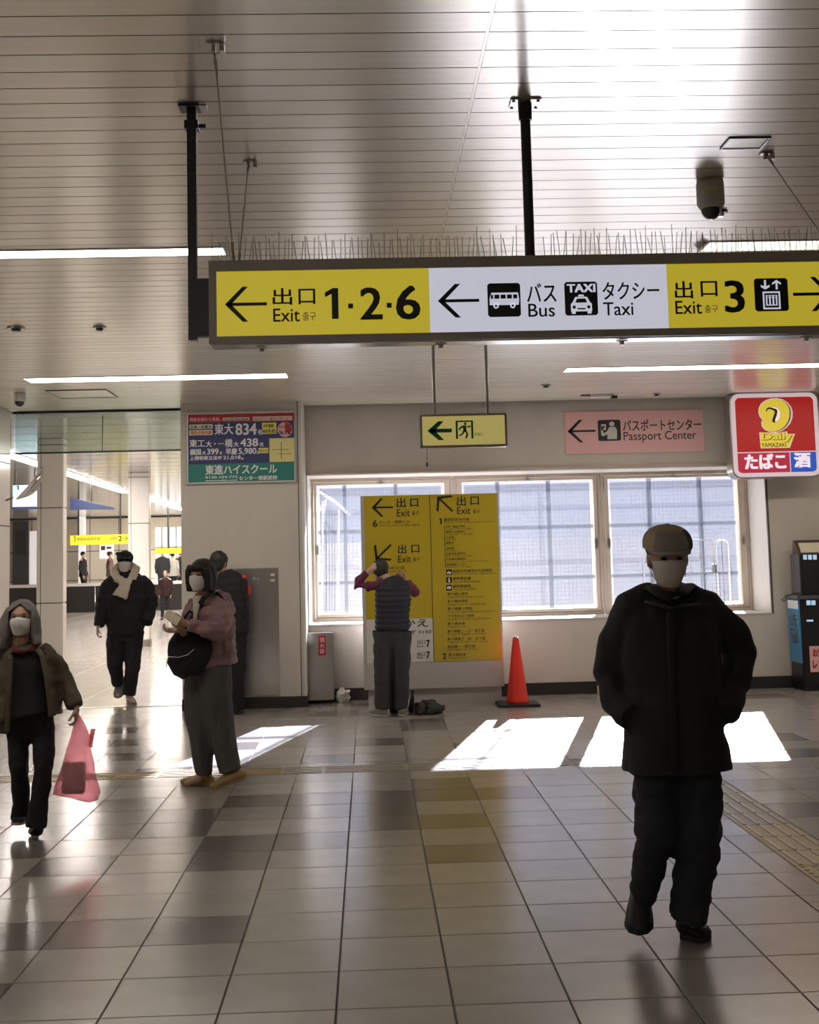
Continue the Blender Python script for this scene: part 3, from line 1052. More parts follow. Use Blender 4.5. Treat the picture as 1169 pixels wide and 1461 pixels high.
L = MB()
text(L, 'TAXI', (809, 405, 850, 417), TYp - 0.003, weight=0.04)
L.build('icon_lettering', 'white_lit', sign)
icon((1077, 397, 1125, 444), [rect(0.24, 0.06, 0.76, 0.60),
     [(0.30, 0.95), (0.36, 0.95), (0.36, 0.76), (0.46, 0.80), (0.46, 0.74), (0.33, 0.66), (0.20, 0.74), (0.20, 0.80), (0.30, 0.76)],
     [(0.64, 0.66), (0.70, 0.66), (0.70, 0.86), (0.80, 0.80), (0.80, 0.86), (0.67, 0.95), (0.54, 0.86), (0.54, 0.80), (0.64, 0.86)]],
     sign, TYp, fgm='yellow_lit' if False else 'white_lit',
     inner=[rect(0.29, 0.11, 0.71, 0.17), rect(0.29, 0.49, 0.71, 0.55), rect(0.29, 0.17, 0.33, 0.49), rect(0.67, 0.17, 0.71, 0.49)] +
           [circ(0.40 + 0.10 * q, 0.45, 0.028) for q in range(3)] + [rect(0.375 + 0.10 * q, 0.20, 0.425 + 0.10 * q, 0.41) for q in range(3)])

# poles
PLY = 4.45
lp = onz(271, 151, CEIL)
b = MB()
lx = at(276, 440, PLY).x
b.box(lx - 0.0165, lx + 0.0165, PLY - 0.0165, PLY + 0.0165, zb + 0.03, CEIL - 0.004)
b.build('pole', 'dark_metal', sign)
MB().box(lx + 0.0165, cx0, PLY - 0.03, PLY + 0.01, zb + 0.04, zt - 0.05).build('end_bracket', 'dark_metal', sign)
b = MB()
b.box(lx - 0.045, lx + 0.03, PLY - 0.04, PLY + 0.04, CEIL - 0.012, CEIL - 0.004)
MB().box(lx - 0.025, lx + 0.025, PLY - 0.025, PLY + 0.025, CEIL - 0.09, CEIL - 0.06).build('pole_clamp', 'dark_metal', sign)
b.build('pole_flange', 'dark_metal', sign)
MB().cyl((lx, PLY - 0.0, CEIL - 0.075), (lx + 0.05, PLY, CEIL - 0.075), 0.008, n=8).build('clamp_bolt', 'dark_metal', sign)
MB().box(lx + 0.005, lx + 0.055, PLY - 0.02, PLY + 0.04, CEIL - 0.006, CEIL - 0.001).build('ceiling_plate', 'steel', sign)
rx_ = at(756, 350, PLY).x
b = MB().cyl((rx_, PLY, zt - 0.002), (rx_, PLY, CEIL - 0.004), 0.0185, n=16)
b.cyl((rx_, PLY, CEIL - 0.07), (rx_, PLY, CEIL - 0.004), 0.024, 0.026, n=16)
b.build('pole', 'dark_metal', sign, smooth=False)
b = MB().box(rx_ - 0.055, rx_ + 0.055, PLY - 0.05, PLY + 0.045, CEIL - 0.008, CEIL - 0.001)
for q in (-1, 1):
    for w in (-1, 1):
        b.cyl((rx_ + q * 0.045, PLY + w * 0.035, CEIL - 0.014), (rx_ + q * 0.045, PLY + w * 0.035, CEIL - 0.006), 0.006, n=8)
b.build('ceiling_plate', 'steel', sign)


# stay wires
def stay(p0, p1, nm='stay_wire'):
    p0, p1 = Vector(p0), Vector(p1)
    dv = (p1 - p0)
    b = MB().cyl(p0, p1, 0.0028, n=6)
    for f, r, l in ((0.03, 0.008, 0.03), (0.10, 0.0065, 0.05), (0.93, 0.007, 0.05), (0.985, 0.008, 0.02)):
        u = dv.normalized()
        c = p0 + dv * f
        b.cyl(c - u * l / 2, c + u * l / 2, r, r * 0.7, n=8)
    b.build(nm, 'wire', sign)
    b = MB().box(p0.x - 0.022, p0.x + 0.022, p0.y - 0.02, p0.y + 0.02, CEIL - 0.008, CEIL - 0.001)
    b.box(p0.x - 0.006, p0.x + 0.006, p0.y - 0.006, p0.y + 0.006, CEIL - 0.03, CEIL - 0.006)
    b.box(p0.x + 0.02, p0.x + 0.035, p0.y - 0.015, p0.y + 0.015, CEIL - 0.03, CEIL - 0.004)
    b.build('anchor_plate', 'steel', sign)


sx0 = at(334, 367, SY + 0.05).x
stay(onz(305, 62, CEIL), (sx0, SY + 0.04, zt))
stay(onz(355, 230, CEIL), (sx0 + 0.012, SB - 0.02, zt))
stay(onz(1092, 218, CEIL), (at(1190, 360, SB).x, SB - 0.02, zt))
stay(onz(1150, 60, CEIL) + Vector((0.25, -0.2, 0)), (at(1190, 360, SB).x, SY + 0.03, zt))
# bird spikes
b = MB()
random.seed(3)
xx = cx0 + 0.01
k = 0
while xx < cx1 - 0.01:
    if abs(xx - rx_) > 0.05:
        yb_ = SY + random.choice((0.03, 0.055, 0.08))
        tall = 0.10 + random.uniform(-0.01, 0.015)
        lean = random.uniform(-0.014, 0.014) if k % 3 else 0
        b.cyl((xx, yb_, zt), (xx + lean, yb_ + random.uniform(-0.02, 0.02), zt + (tall if k % 3 == 0 else tall * 0.86)), 0.0012, n=4)
    xx += 0.0158
    k += 1
b.box(cx0 + 0.01, cx1 - 0.01, SY + 0.03, SY + 0.085, zt, zt + 0.003)
o = b.build('bird_spikes', 'wire', sign)
o['kind'] = 'stuff'
for px in (374, 629, 887, 1150):
    q = at(px, 492, SY + 0.06)
    b = MB().cyl((q.x, SY + 0.05, zb - 0.022), (q.x, SY + 0.05, zb - 0.006), 0.007, 0.011, n=8)
    b.box(q.x - 0.02, q.x + 0.02, SY + 0.04, SY + 0.055, zb - 0.011, zb - 0.006)
    b.build('catch', 'steel', sign)


# ================================================================== EMERGENCY EXIT SIGN
EY = 9.5
ex = thing('exit_sign', 'green and yellow lit emergency exit box with running man, hung on two rods', 'sign', (at(661, 600, EY).x, EY, at(661, 588, EY).z))
b = MB()
x0, x1, z0, z1 = panel_box(b, (599.5, 590, 724, 638), EY, 0.10)
b.build('casing', 'steel', ex, bevel=0.004)
b = MB()
MB().box(x0 + 0.018, x1 - 0.018, EY - 0.002, EY, z0 + 0.018, z1 - 0.018).build('face_panel', 'green_lit', ex)
b = MB()
shape(b, [rect(0.1, 0.40, 1, 0.60), [(0, 0.5), (0.45, 1.0), (0.68, 1.0), (0.30, 0.5)], [(0, 0.5), (0.30, 0.5), (0.68, 0), (0.45, 0)]], (610, 601, 645, 628), EY - 0.004)
shape(b, [rect(0, 0, 1, 1)], (650.5, 600, 675.5, 626), EY - 0.004)
b.build('arrow_and_door', 'green', ex)
b = MB()
man = [rect(0.12, 0.0, 0.88, 0.92)]
shape(b, man, (650.5, 600, 675.5, 626), EY - 0.005)
b.build('door_opening', 'green_lit', ex)
b = MB()
run = [circ(0.55, 0.82, 0.08), [(0.42, 0.74), (0.60, 0.72), (0.62, 0.42), (0.42, 0.42)], [(0.42, 0.74), (0.20, 0.62), (0.16, 0.48), (0.24, 0.46), (0.28, 0.56), (0.44, 0.62)],
       [(0.58, 0.72), (0.74, 0.60), (0.86, 0.64), (0.86, 0.72), (0.72, 0.70)],
       [(0.42, 0.46), (0.56, 0.44), (0.40, 0.22), (0.20, 0.14), (0.18, 0.22), (0.34, 0.28)], [(0.50, 0.46), (0.62, 0.44), (0.72, 0.24), (0.62, 0.02), (0.52, 0.02), (0.60, 0.24)]]
shape(b, run, (650.5, 600, 675.5, 626), EY - 0.006)
b.build('running_figure', 'green', ex)
b = MB()
text(b, '非常口', (677, 617, 689, 622), EY - 0.004)
b.build('lettering', 'green', ex)
for px in (620.5, 696):
    q = at(px, 588, EY + 0.05)
    MB().cyl((q.x, EY + 0.05, z1 - 0.002), (q.x, EY + 0.05, CEIL), 0.013, n=10).build('rod', 'steel', ex)
    MB().cyl((q.x, EY + 0.05, CEIL - 0.015), (q.x, EY + 0.05, CEIL + 0.0), 0.035, n=14).build('rod_flange', 'steel', ex)
b = MB()
for i in range(48):
    xx = x0 + 0.01 + (x1 - x0 - 0.02) * i / 47
    b.cyl((xx, EY + 0.03 + 0.04 * (i % 2), z1), (xx + random.uniform(-0.01, 0.01), EY + 0.03 + 0.04 * (i % 2), z1 + 0.09 + random.uniform(-0.01, 0.01)), 0.0016, n=4)
o = b.build('bird_spikes', 'wire', ex)
o['kind'] = 'stuff'
q = at(609, 640, EY + 0.04)
b = MB().cyl((q.x, EY + 0.04, z0), (q.x, EY + 0.04, at(609, 660, EY).z), 0.002, n=5)
b.ell((q.x, EY + 0.04, at(609, 662, EY).z), 0.009, 0.009, 0.02, n=8, k=6)
b.build('pull_cord', 'dark_metal', ex)


# ================================================================== WALL BOARDS
t = thing('passport_board', 'pink wall board reading Passport Center with a left arrow', 'sign', at(906, 616, WALL_Y))
b = MB()
panel_box(b, (806.5, 586, 1004.5, 646), WALL_Y - 0.022, 0.0215)
b.build('board', 'pink_board', t)
YY = WALL_Y - 0.0235
b = MB()
shape(b, ARROW_L, (810, 599, 850, 631), YY)
text(b, 'パスポートセンター', (889, 598, 1001, 614), YY, weight=0.015)
text(b, 'Passport Center', (890, 615, 994, 631), YY, weight=0.004)
b.build('lettering', 'ink', t)
icon((853.5, 599, 886, 629), [circ(0.62, 0.80, 0.12), [(0.40, 0.08), (0.82, 0.08), (0.84, 0.5), (0.76, 0.66), (0.50, 0.66), (0.40, 0.46), (0.24, 0.36), (0.20, 0.70), (0.12, 0.70), (0.14, 0.26), (0.24, 0.22), (0.40, 0.32)],
     rect(0.14, 0.52, 0.36, 0.80)], t, YY, fgm='board_white', inner=[circ(0.25, 0.66, 0.05)])

# poster on the pier
t = thing('advert_poster', 'red, navy and teal advertising poster in a pale frame on the pier', 'poster', at(343, 638, PIER_Y))
b = MB()
x0, x1, z0, z1 = panel_box(b, (264.5, 586, 422.5, 690), PIER_Y - 0.03, 0.03)
b.build('frame', 'grey_paint', t, bevel=0.006)
b = MB()
shape(b, [rect(0, 0, 1, 1)], (267, 589, 420, 688), PIER_Y - 0.0305)
b.build('backing', 'poster_white', t)
P1Y = PIER_Y - 0.0325
b = MB()


def R_(box, m, y=P1Y):
    shape(b, [rect(0, 0, 1, 1)], box, y, m)


R_((268.5, 590, 420, 602), 'red')
R_((268.5, 602, 420, 661), 'navy')
R_((268.5, 661, 420, 687), 'teal')
P2Y = P1Y - 0.0012
R_((318, 595.5, 356, 600), 'cream', P2Y)
R_((361, 594, 417, 600), 'cream', P2Y)
R_((270, 605.5, 303.5, 612), 'cream', P2Y)
R_((270, 613.5, 303.5, 621), 'cream', P2Y)
R_((374, 603, 394.5, 619), 'bright_yellow', P2Y)
R_((384.5, 625, 420, 659), 'pale_yellow', P2Y)
R_((369, 639, 383, 646.5), 'bright_yellow', P2Y)
shape(b, [circ(0.5, 0.5, 0.5, 24)], (396, 602, 417.5, 623.5), P2Y, 'pink_print')
shape(b, [[(0.5, 0.5), (0.5, 1.0), (0.85, 0.85), (1.0, 0.5), (0.8, 0.12)]], (396, 602, 417.5, 623.5), P2Y - 0.001, 'red')
R_((401, 630, 401.8, 655), 'navy', P2Y - 0.001)
R_((388, 641, 412, 641.8), 'teal', P2Y - 0.001)
R_((396, 647, 417, 647.8), 'orange_print', P2Y - 0.001)
b.build('printed_blocks', parent=t)
P3Y = P2Y - 0.0015
b = MB()
T = lambda s, bx, m, w=0.0: text(b, s, bx, P3Y, m, w)
T('現役合格なら東進。', (270.5, 595.5, 315, 601), 'pink_print', 0.03)
T('2022年度 現役合格実績', (320, 596.5, 354, 599.5), 'ink', 0.01)
T('現役生のみ! 講習生は除きます', (363, 595.5, 415, 599.5), 'red', 0.01)
T('日本一の東大', (272, 606.5, 302, 611.5), 'ink', 0.03)
T('現役合格実績', (272, 614.8, 302, 620), 'orange_print', 0.03)
T('東大', (306, 604.5, 333, 620), 'poster_white', 0.022)
T('834', (336, 604, 366.5, 620.5), 'poster_white', 0.025)
T('名', (368, 613, 374.5, 620), 'poster_white', 0.03)
T('6年連続', (376, 605, 391, 610), 'navy', 0.03)
T('800名超', (374, 612, 393, 618), 'navy', 0.03)
T('現役占有率', (398, 607, 409, 611), 'ink', 0.01)
T('36.9%', (398, 614, 414, 620), 'ink', 0.03)
T('東工', (270.5, 627, 292.5, 638), 'poster_white', 0.022)
T('大・一', (293.5, 629, 320, 637.5), 'poster_white', 0.022)
T('橋', (321, 626, 332, 638), 'poster_white', 0.022)
T('大', (333, 630, 341, 637.5), 'poster_white', 0.03)
T('438', (343, 625.5, 368.5, 637), 'poster_white', 0.025)
T('名', (370.5, 631, 376, 637), 'poster_white', 0.02)
T('横国', (271, 640.5, 287, 649.5), 'poster_white', 0.03)
T('大', (288.5, 643, 294, 649), 'poster_white', 0.03)
T('399', (295.5, 640, 312, 648.5), 'poster_white', 0.022)
T('名', (313.5, 644, 317, 648.5), 'poster_white', 0.02)
T('早慶', (322, 639.5, 338.5, 648.5), 'poster_white', 0.03)
T('5,980', (340.5, 639, 366, 649), 'poster_white', 0.022)
T('名', (366.5, 643.5, 369, 648), 'poster_white', 0.02)
T('昨対比115%', (370, 641, 382, 645), 'navy', 0.02)
T('上理明青立法中', (271, 650.5, 316.5, 656.5), 'poster_white', 0.03)
T('21,018', (318.5, 650, 343.5, 656), 'poster_white', 0.022)
T('名', (344, 652.5, 347.5, 656), 'poster_white', 0.02)
T('東進ハイスクール', (293, 662.5, 395.5, 676.5), 'poster_white', 0.025)
T('0120-104-772', (293, 679, 339, 682.5), 'poster_white', 0.022)
T('www.toshin.com', (293, 684, 339, 686.5), 'poster_white', 0.03)
T('センター南駅前校', (341, 678.5, 396, 685), 'poster_white', 0.03)
b.build('lettering', parent=t)

# ================================================================== INFORMATION BOARD
BY = 13.02
base = thing('information_board', 'tall freestanding yellow exit information board with grey cabinet base', 'information board', (at(622, 1000, BY).x, BY, 0))
bx0, bx1 = at(518, 850, BY).x, at(715, 850, BY).x
bz1 = at(616, 705.5, BY).z
zpan = at(616, 944, BY).z
zpl = at(616, 982, BY).z
b = MB().box(bx0 - 0.006, bx1 + 0.006, BY + 0.008, BY + 0.45, zpl, bz1)
b.box(bx0 - 0.006, bx1 + 0.006, BY, BY + 0.008, zpl, zpan - 0.006)
b.box(bx0 - 0.006, bx0 + 0.03, BY, BY + 0.008, zpan, bz1)
b.box(bx1 - 0.012, bx1 + 0.006, BY, BY + 0.008, zpan, bz1)
b.build('cabinet', 'grey_paint', base)
MB().box(bx0 + 0.035, bx1 - 0.02, BY + 0.04, BY + 0.42, 0, zpl).build('plinth', 'grey_paint', base)
xm = at(617, 850, BY).x
zw = at(570, 883, BY).z
MB().box(bx0 + 0.031, xm - 0.004, BY - 0.003, BY + 0.008, zw, bz1 - 0.004).build('face_panel', 'yellow', base)
MB().box(bx0 + 0.031, xm - 0.004, BY - 0.003, BY + 0.008, zpan, zw).build('face_panel', 'board_white', base)
MB().box(xm + 0.004, bx1 - 0.013, BY - 0.003, BY + 0.008, zpan, bz1 - 0.004).build('face_panel', 'yellow', base)
MB().box(xm - 0.004, xm + 0.004, BY - 0.001, BY + 0.008, zpan, bz1 - 0.004).build('divider', 'gasket', base)
b = MB()
LY = BY - 0.005
shape(b, ARROW_L, (530.5, 711, 561, 737), LY)
text(b, '出', (566, 710.5, 579, 724), LY, weight=0.015)
text(b, '口', (585.5, 711.5, 597, 723), LY, weight=0.015)
text(b, 'Exit', (566.5, 726.5, 585, 737), LY, weight=0.004)
text(b, '출구', (588, 729, 598, 735), LY)
text(b, '6', (532, 742, 538.5, 752), LY, weight=0.02)
text(b, 'センター南駅ビル', (541, 742.5, 585, 747), LY)
text(b, 'Center Minami Sta. Bldg', (541, 748.5, 599, 751), LY)
shape(b, turn(ARROW_L, 45), (531, 773, 563, 803), LY)
text(b, '出', (568, 777, 580, 790), LY, weight=0.015)
text(b, '口', (587, 777.5, 598.5, 788.5), LY, weight=0.015)
text(b, 'Exit', (568, 792.5, 586.5, 802.5), LY, weight=0.004)
text(b, '출구', (589.5, 795, 599, 801), LY)
text(b, '5', (532, 808, 538.5, 818), LY, weight=0.02)
text(b, '茅ケ崎中央', (541, 808, 578, 813), LY)
text(b, 'Chigasakichuo', (541, 814, 580, 817), LY)
text(b, '茅ケ崎南', (541, 820, 576, 824), LY)
text(b, 'のりかえ', (537, 884, 611, 895), LY, weight=0.012)
text(b, 'Transfer', (545, 897.5, 594, 905), LY)
text(b, '환승 换乘', (597.5, 899, 616, 904), LY)
text(b, 'グリーンライン', (535, 914, 588, 921), LY)
text(b, '出口', (595.5, 913, 607, 919), LY)
text(b, 'Exit', (595.5, 920.5, 604, 923.5), LY)
text(b, '7', (608.5, 913, 613.5, 923.5), LY, weight=0.03)
text(b, '出口', (595.5, 930, 607, 935.5), LY)
text(b, 'Exit', (595.5, 936.5, 604, 939.5), LY)
text(b, '7', (608.5, 929.5, 613.5, 939.5), LY, weight=0.03)
# right panel
shape(b, turn(ARROW_L, -45), (620, 704, 650, 734), LY)
text(b, '出', (652, 708, 665, 722), LY, weight=0.015)
text(b, '口', (671.5, 708.5, 683.5, 720.5), LY, weight=0.015)
text(b, 'Exit', (652.5, 723.5, 671.5, 733.5), LY, weight=0.004)
text(b, '출구', (675, 726.5, 685, 732.5), LY)
text(b, '1', (626.5, 739.5, 630.5, 748), LY, weight=0.004)
text(b, '都筑区総合庁舎', (633.5, 739, 670, 743.5), LY)
text(b, 'Tsuzuki Ward Administration Complex', (634, 744, 704, 746), LY)
rows = [('区役所', 'Tsuzuki Ward Office', 750, 664, 675), ('都筑土木事務所', 'Tsuzuki Public Works Office', 757.5, 664, 675), ('公会堂', 'Public Hall', 765.5, 648, 651),
        ('図書館', 'Library', 773, 648, 647), ('消防署', 'Fire Station', 781, 648, 653), ('北部児童相談所', 'Child Guidance Center', 788.5, 664, 674),
        ('北部農政事務所', 'Northern Agricultural Administration Office', 796.5, 665, 698), ('地域福祉センター', 'Welfare Center', 804, 667, 673)]
for a_, e_, y_, xe, xe2 in rows:
    text(b, a_, (636.5, y_ - 0.5, xe, y_ + 2.8), LY)
    text(b, e_, (636.5, y_ + 3.8, xe2, y_ + 5.4), LY)
shape(b, [rect(0, 0, 1, 1)], (634.6, 749, 635.1, 810), LY)
rows = [('昭和大学横浜市北部病院', 'Showa University Northern Yokohama Hospital', 812, 703, 708), ('都筑警察署', 'Tsuzuki Police Station', 823, 672, 686), ('都筑郵便局', 'Tsuzuki Post Office', 834, 672, 681)]
for a_, e_, y_, xe, xe2 in rows:
    text(b, a_, (646.5, y_, xe, y_ + 4.6), LY)
    text(b, e_, (647, y_ + 5.6, xe2, y_ + 7.8), LY)
rows = [('茅ケ崎小学校', 'Chigasaki Elementary School', 845, 668, 691), ('茅ケ崎中学校', 'Chigasaki Junior High School', 855.5, 668, 692), ('茅ケ崎東小学校', 'Chigasaki-higashi Elementary School', 866, 674, 706),
        ('つづきの丘小学校', 'Tsuzukinooka Elementary School', 876.5, 677, 700), ('茅ケ崎中央', 'Chigasakichuo', 887.5, 664, 665), ('茅ケ崎東二・三・四丁目', 'Chigasaki-higashi 2-4 chome', 898, 691, 695),
        ('茅ケ崎南三・四・五丁目', 'Chigasaki-minami 3,4,5 chome', 909, 692, 696), ('荏田東一・四丁目', 'Eda-higashi 1,4 chome', 920, 678, 681)]
for a_, e_, y_, xe, xe2 in rows:
    text(b, a_, (638.5, y_, xe, y_ + 4.6), LY)
    text(b, e_, (639, y_ + 5.6, xe2, y_ + 7.8), LY)
text(b, '2', (632, 932, 637, 940.5), LY, weight=0.02)
text(b, '茅ケ崎中央', (640, 932, 665, 936.5), LY)
text(b, 'Chigasakichuo', (640, 937.8, 667, 940), LY)
b.build('lettering', 'ink', base)
for (yy, pg) in ((812.5, [[(0.15, 0.2), (0.85, 0.2), (0.85, 0.55), (0.6, 0.6), (0.5, 0.8), (0.4, 0.6), (0.15, 0.55)]]),
                 (823.5, [circ(0.5, 0.72, 0.16), [(0.3, 0.1), (0.7, 0.1), (0.7, 0.55), (0.3, 0.55)]]),
                 (834.5, [rect(0.15, 0.25, 0.85, 0.75)])):
    icon((637, yy, 645, yy + 8), pg, base, LY, fgm='board_white', inner=[rect(0.44, 0.3, 0.56, 0.45)])


# ================================================================== SQUARE SHOP SIGN
DY = 13.25
sg = thing('shop_sign', 'red and blue lit square shop sign with yellow emblem at the upper right wall', 'sign', at(1104, 620, DY))


def rrect(x0, x1, z0, z1, r, Y, n=6):
    pts = []
    for (cx, cz, a0) in ((x1 - r, z1 - r, 0), (x0 + r, z1 - r, 90), (x0 + r, z0 + r, 180), (x1 - r, z0 + r, 270)):
        for i in range(n + 1):
            a = math.radians(a0 + 90 * i / n)
            pts.append((cx + r * math.cos(a), Y, cz + r * math.sin(a)))
    return pts


da, dbb = at(1045, 620, DY).x, at(1168.5, 617, DY).x
dz0, dz1 = at(1106, 680, DY).z, at(1106, 561, DY).z
MB().prism(rrect(da - 0.015, dbb + 0.015, dz0 - 0.015, dz1 + 0.015, 0.1, DY + 0.004), (0, 0.21, 0)).build('casing', 'steel', sg)
MB().prism(rrect(da, dbb, dz0, dz1, 0.09, DY - 0.006), (0, 0.02, 0)).build('face_border', 'pink_lit', sg)
zc = at(1106, 645, DY).z
xm2 = at(1128, 665, DY).x
e = 0.045
x0, x1, z0, z1 = da + e, dbb - e, dz0 + e, dz1 - e
DP = DY - 0.008
b = MB()
pts = [p for p in rrect(x0, x1, z0, z1, 0.05, DP)]
top = [p for p in pts if p[2] > (z0 + z1) / 2]
b.poly([(x1, DP, zc + 0.006)] + top + [(x0, DP, zc + 0.006)])
b.build('upper_panel', 'red_lit', sg)
MB().poly([(x0, DP, zc - 0.006), (x0, DP, z0 + 0.04), (x0 + 0.012, DP, z0 + 0.012), (x0 + 0.04, DP, z0), (xm2 - 0.005, DP, z0), (xm2 - 0.005, DP, zc - 0.006)]).build('tobacco_panel', 'red2_lit', sg)
MB().poly([(xm2 + 0.005, DP, zc - 0.006), (xm2 + 0.005, DP, z0), (x1 - 0.04, DP, z0), (x1 - 0.012, DP, z0 + 0.012), (x1, DP, z0 + 0.04), (x1, DP, zc - 0.006)]).build('liquor_panel', 'blue_lit', sg)
# emblem, in unit coordinates of the crop (x 380..830, y 160..610 of 1269)
eb = (1040 + 380 * 0.1104, 550 + 160 * 0.1104, 1040 + 835 * 0.1104, 550 + 612 * 0.1104)


def em(pts):
    return [((x - 380) / 455.0, 1 - (y - 160) / 452.0) for x, y in pts]


outer = [(385, 340), (395, 280), (430, 225), (490, 185), (560, 165), (640, 163), (710, 180), (770, 220), (812, 275), (832, 345), (825, 420), (795, 490), (745, 545), (680, 590), (600, 610), (520, 600), (455, 570), (422, 530), (415, 480), (432, 440), (400, 400)]
inner_y = [(395, 340), (405, 285), (440, 235), (500, 195), (565, 176), (635, 174), (700, 192), (750, 232), (782, 285), (792, 345), (785, 415), (758, 480), (715, 535), (655, 575), (595, 592), (525, 588), (465, 560), (433, 525), (427, 485), (445, 435), (410, 395)]
b = MB()
shape(b, [em(outer)], eb, DP - 0.003, 'pink_lit')
shape(b, [em([(x + 14, y + 4) for x, y in inner_y])], eb, DP - 0.0045, 'ink')
shape(b, [em(inner_y)], eb, DP - 0.006, 'logo_yellow')
shape(b, [em([(545, 285), (600, 282), (645, 305), (668, 350), (660, 410), (630, 455), (600, 470), (590, 450), (625, 400), (640, 350), (610, 310)])], eb, DP - 0.0075, 'letter_lit')
shape(b, [em([(485, 325), (495, 295), (530, 280), (560, 285), (620, 305), (632, 320), (632, 345), (598, 445), (598, 480), (575, 478), (560, 462), (562, 440), (600, 345), (590, 325), (540, 302), (508, 308), (495, 340)])], eb, DP - 0.0085, 'ink')
b.build('emblem', parent=sg)
b = MB()
K = 0.1104


def CB(x0, y0, x1, y1):
    return (1040 + x0 * K, 550 + y0 * K, 1040 + x1 * K, 550 + y1 * K)


shape(b, [[(0.0, 0.97), (0.55, 0.93), (0.78, 1.0), (0.80, 0.84), (1.0, 0.84), (0.84, 0.0), (0.02, 0.0)]], CB(400, 595, 862, 808), DP - 0.003, 'pink_lit')
shape(b, [[(0.0, 0.97), (0.55, 0.93), (0.78, 1.0), (0.80, 0.84), (1.0, 0.84), (0.84, 0.0), (0.02, 0.0)]], CB(408, 602, 850, 802), DP - 0.004, 'logo_yellow')
text(b, 'Daily', CB(430, 612, 830, 735), DP - 0.006, 'ink', 0.05)
text(b, 'Daily', CB(424, 608, 822, 728), DP - 0.007, 'logo_yellow', 0.035)
text(b, 'YAMAZAKI', CB(425, 742, 745, 795), DP - 0.006, 'ink', 0.01)
text(b, 'たばこ', CB(205, 880, 745, 1082), DP - 0.004, 'letter_lit', 0.05)
text(b, '酒', CB(845, 865, 1062, 1062), DP - 0.004, 'letter_lit', 0.05)
b.build('lettering', parent=sg)

# ================================================================== CABINETS, CONE, SMALL THINGS
# steel hydrant cabinet on the pier
t = thing('hydrant_cabinet', 'large brushed steel hydrant cabinet set in the pier with red lamp', 'cabinet', (at(358, 990, PIER_Y).x, PIER_Y, at(358, 993, PIER_Y).z))
b = MB()
x0, x1, z0, z1 = panel_box(b, (312, 811, 398, 993), PIER_Y - 0.015, 0.015)
b.build('frame', 'steel', t, bevel=0.003)
MB().box(x0 + 0.03, x1 - 0.03, PIER_Y - 0.022, PIER_Y - 0.015, z0 + 0.05, z1 - 0.035).build('door', 'steel', t)
q = at(349, 825, PIER_Y - 0.03)
MB().cyl((q.x, q.y + 0.01, q.z), (q.x, q.y - 0.03, q.z), 0.035, 0.02, 16).build('red_lamp', 'cone', t)
q = at(353.5, 843, PIER_Y - 0.03)
b = MB().ell((q.x, q.y + 0.01, q.z), 0.035, 0.008, 0.062)
b.build('call_button', 'cone', t)
b = MB()
for (px, py) in ((389, 820), (389, 828), (363, 825), (368, 826)):
    q = at(px, py, PIER_Y - 0.023)
    r = 0.022 if px > 380 else 0.01
    b.box(q.x - r, q.x + r, q.y, q.y + 0.003, q.z - 0.012, q.z + 0.012)
b.build('sticker', 'board_white', t)
q = at(334, 906, PIER_Y - 0.05)
MB().box(q.x - 0.05, q.x + 0.04, q.y, q.y + 0.03, q.z - 0.008, q.z + 0.008).build('handle', 'chrome', t, bevel=0.002)

# fire extinguisher box
t = thing('extinguisher_cabinet', 'narrow steel fire extinguisher cabinet with red label below the left window', 'cabinet', (at(459, 1000, 13.6).x, 13.5, 0.0))
b = MB()
EYY = 13.47
x0, x1, z0, z1 = panel_box(b, (438.5, 903, 476, 999), EYY, 0.229)
b.build('body', 'steel', t, bevel=0.004)
MB().box(x0 + 0.05, x1 - 0.025, EYY - 0.006, EYY, z0 + 0.05, z1 - 0.035).build('door', 'steel', t)
MB().box(x0 + 0.06, x0 + 0.066, EYY - 0.02, EYY - 0.006, z0 + 0.3, z1 - 0.1).build('hinge', 'steel', t)
b = MB()
shape(b, [rect(0, 0, 1, 1)], (454.5, 907, 465, 935), EYY - 0.0075)
b.build('label', 'red', t)
b = MB()
for i, ch in enumerate('消火器'):
    text(b, ch, (456.3, 909.5 + i * 8.2, 463.3, 916.3 + i * 8.2), EYY - 0.009, weight=0.03)
b.build('lettering', 'pink_print', t)

# traffic cone
q = onz(738.5, 1003, 0)
cyy = 12.85
cxx = at(738.5, 990, cyy).x
ctop = at(738.5, 909, cyy).z
t = thing('traffic_cone', 'red traffic cone on a black square base beside the yellow board', 'traffic cone', (cxx, cyy, 0))
MB().tube([(cxx, cyy, 0.025), (cxx, cyy, 0.05), (cxx, cyy, ctop - 0.04), (cxx, cyy, ctop - 0.008), (cxx, cyy, ctop)], [0.125, 0.11, 0.035, 0.03, 0.022], 32, cap=True).build('cone_body', 'cone', t, smooth=True)
MB().box(cxx - 0.215, cxx + 0.215, cyy - 0.2, cyy + 0.2, 0.0, 0.026).build('base_plate', 'rubber', t, bevel=0.01)
MB().cyl((cxx, cyy, ctop - 0.002), (cxx, cyy, ctop + 0.012), 0.02, 0.018, 16).build('tip_ring', 'chrome', t)


def lumpy(name, c, rx, ry, rz, m, seed, amp=0.35, parent=None, n=36, k=22, freq=9):
    mb = MB().ell(c, rx, ry, rz, n=n, k=k)
    cc = Vector(c)
    for i, v in enumerate(mb.v):
        d = v - cc
        f = 1 + amp * noise.noise(Vector((v.x * freq + seed, v.y * freq, v.z * freq))) + amp * 0.5 * noise.noise(Vector((v.x * freq * 2.5 + seed, v.y * freq * 2.5, v.z * freq * 2.5)))
        nv = cc + d * f
        nv.z = max(nv.z, 0.002)
        mb.v[i] = nv
    return mb.build(name, m, parent, smooth=True)


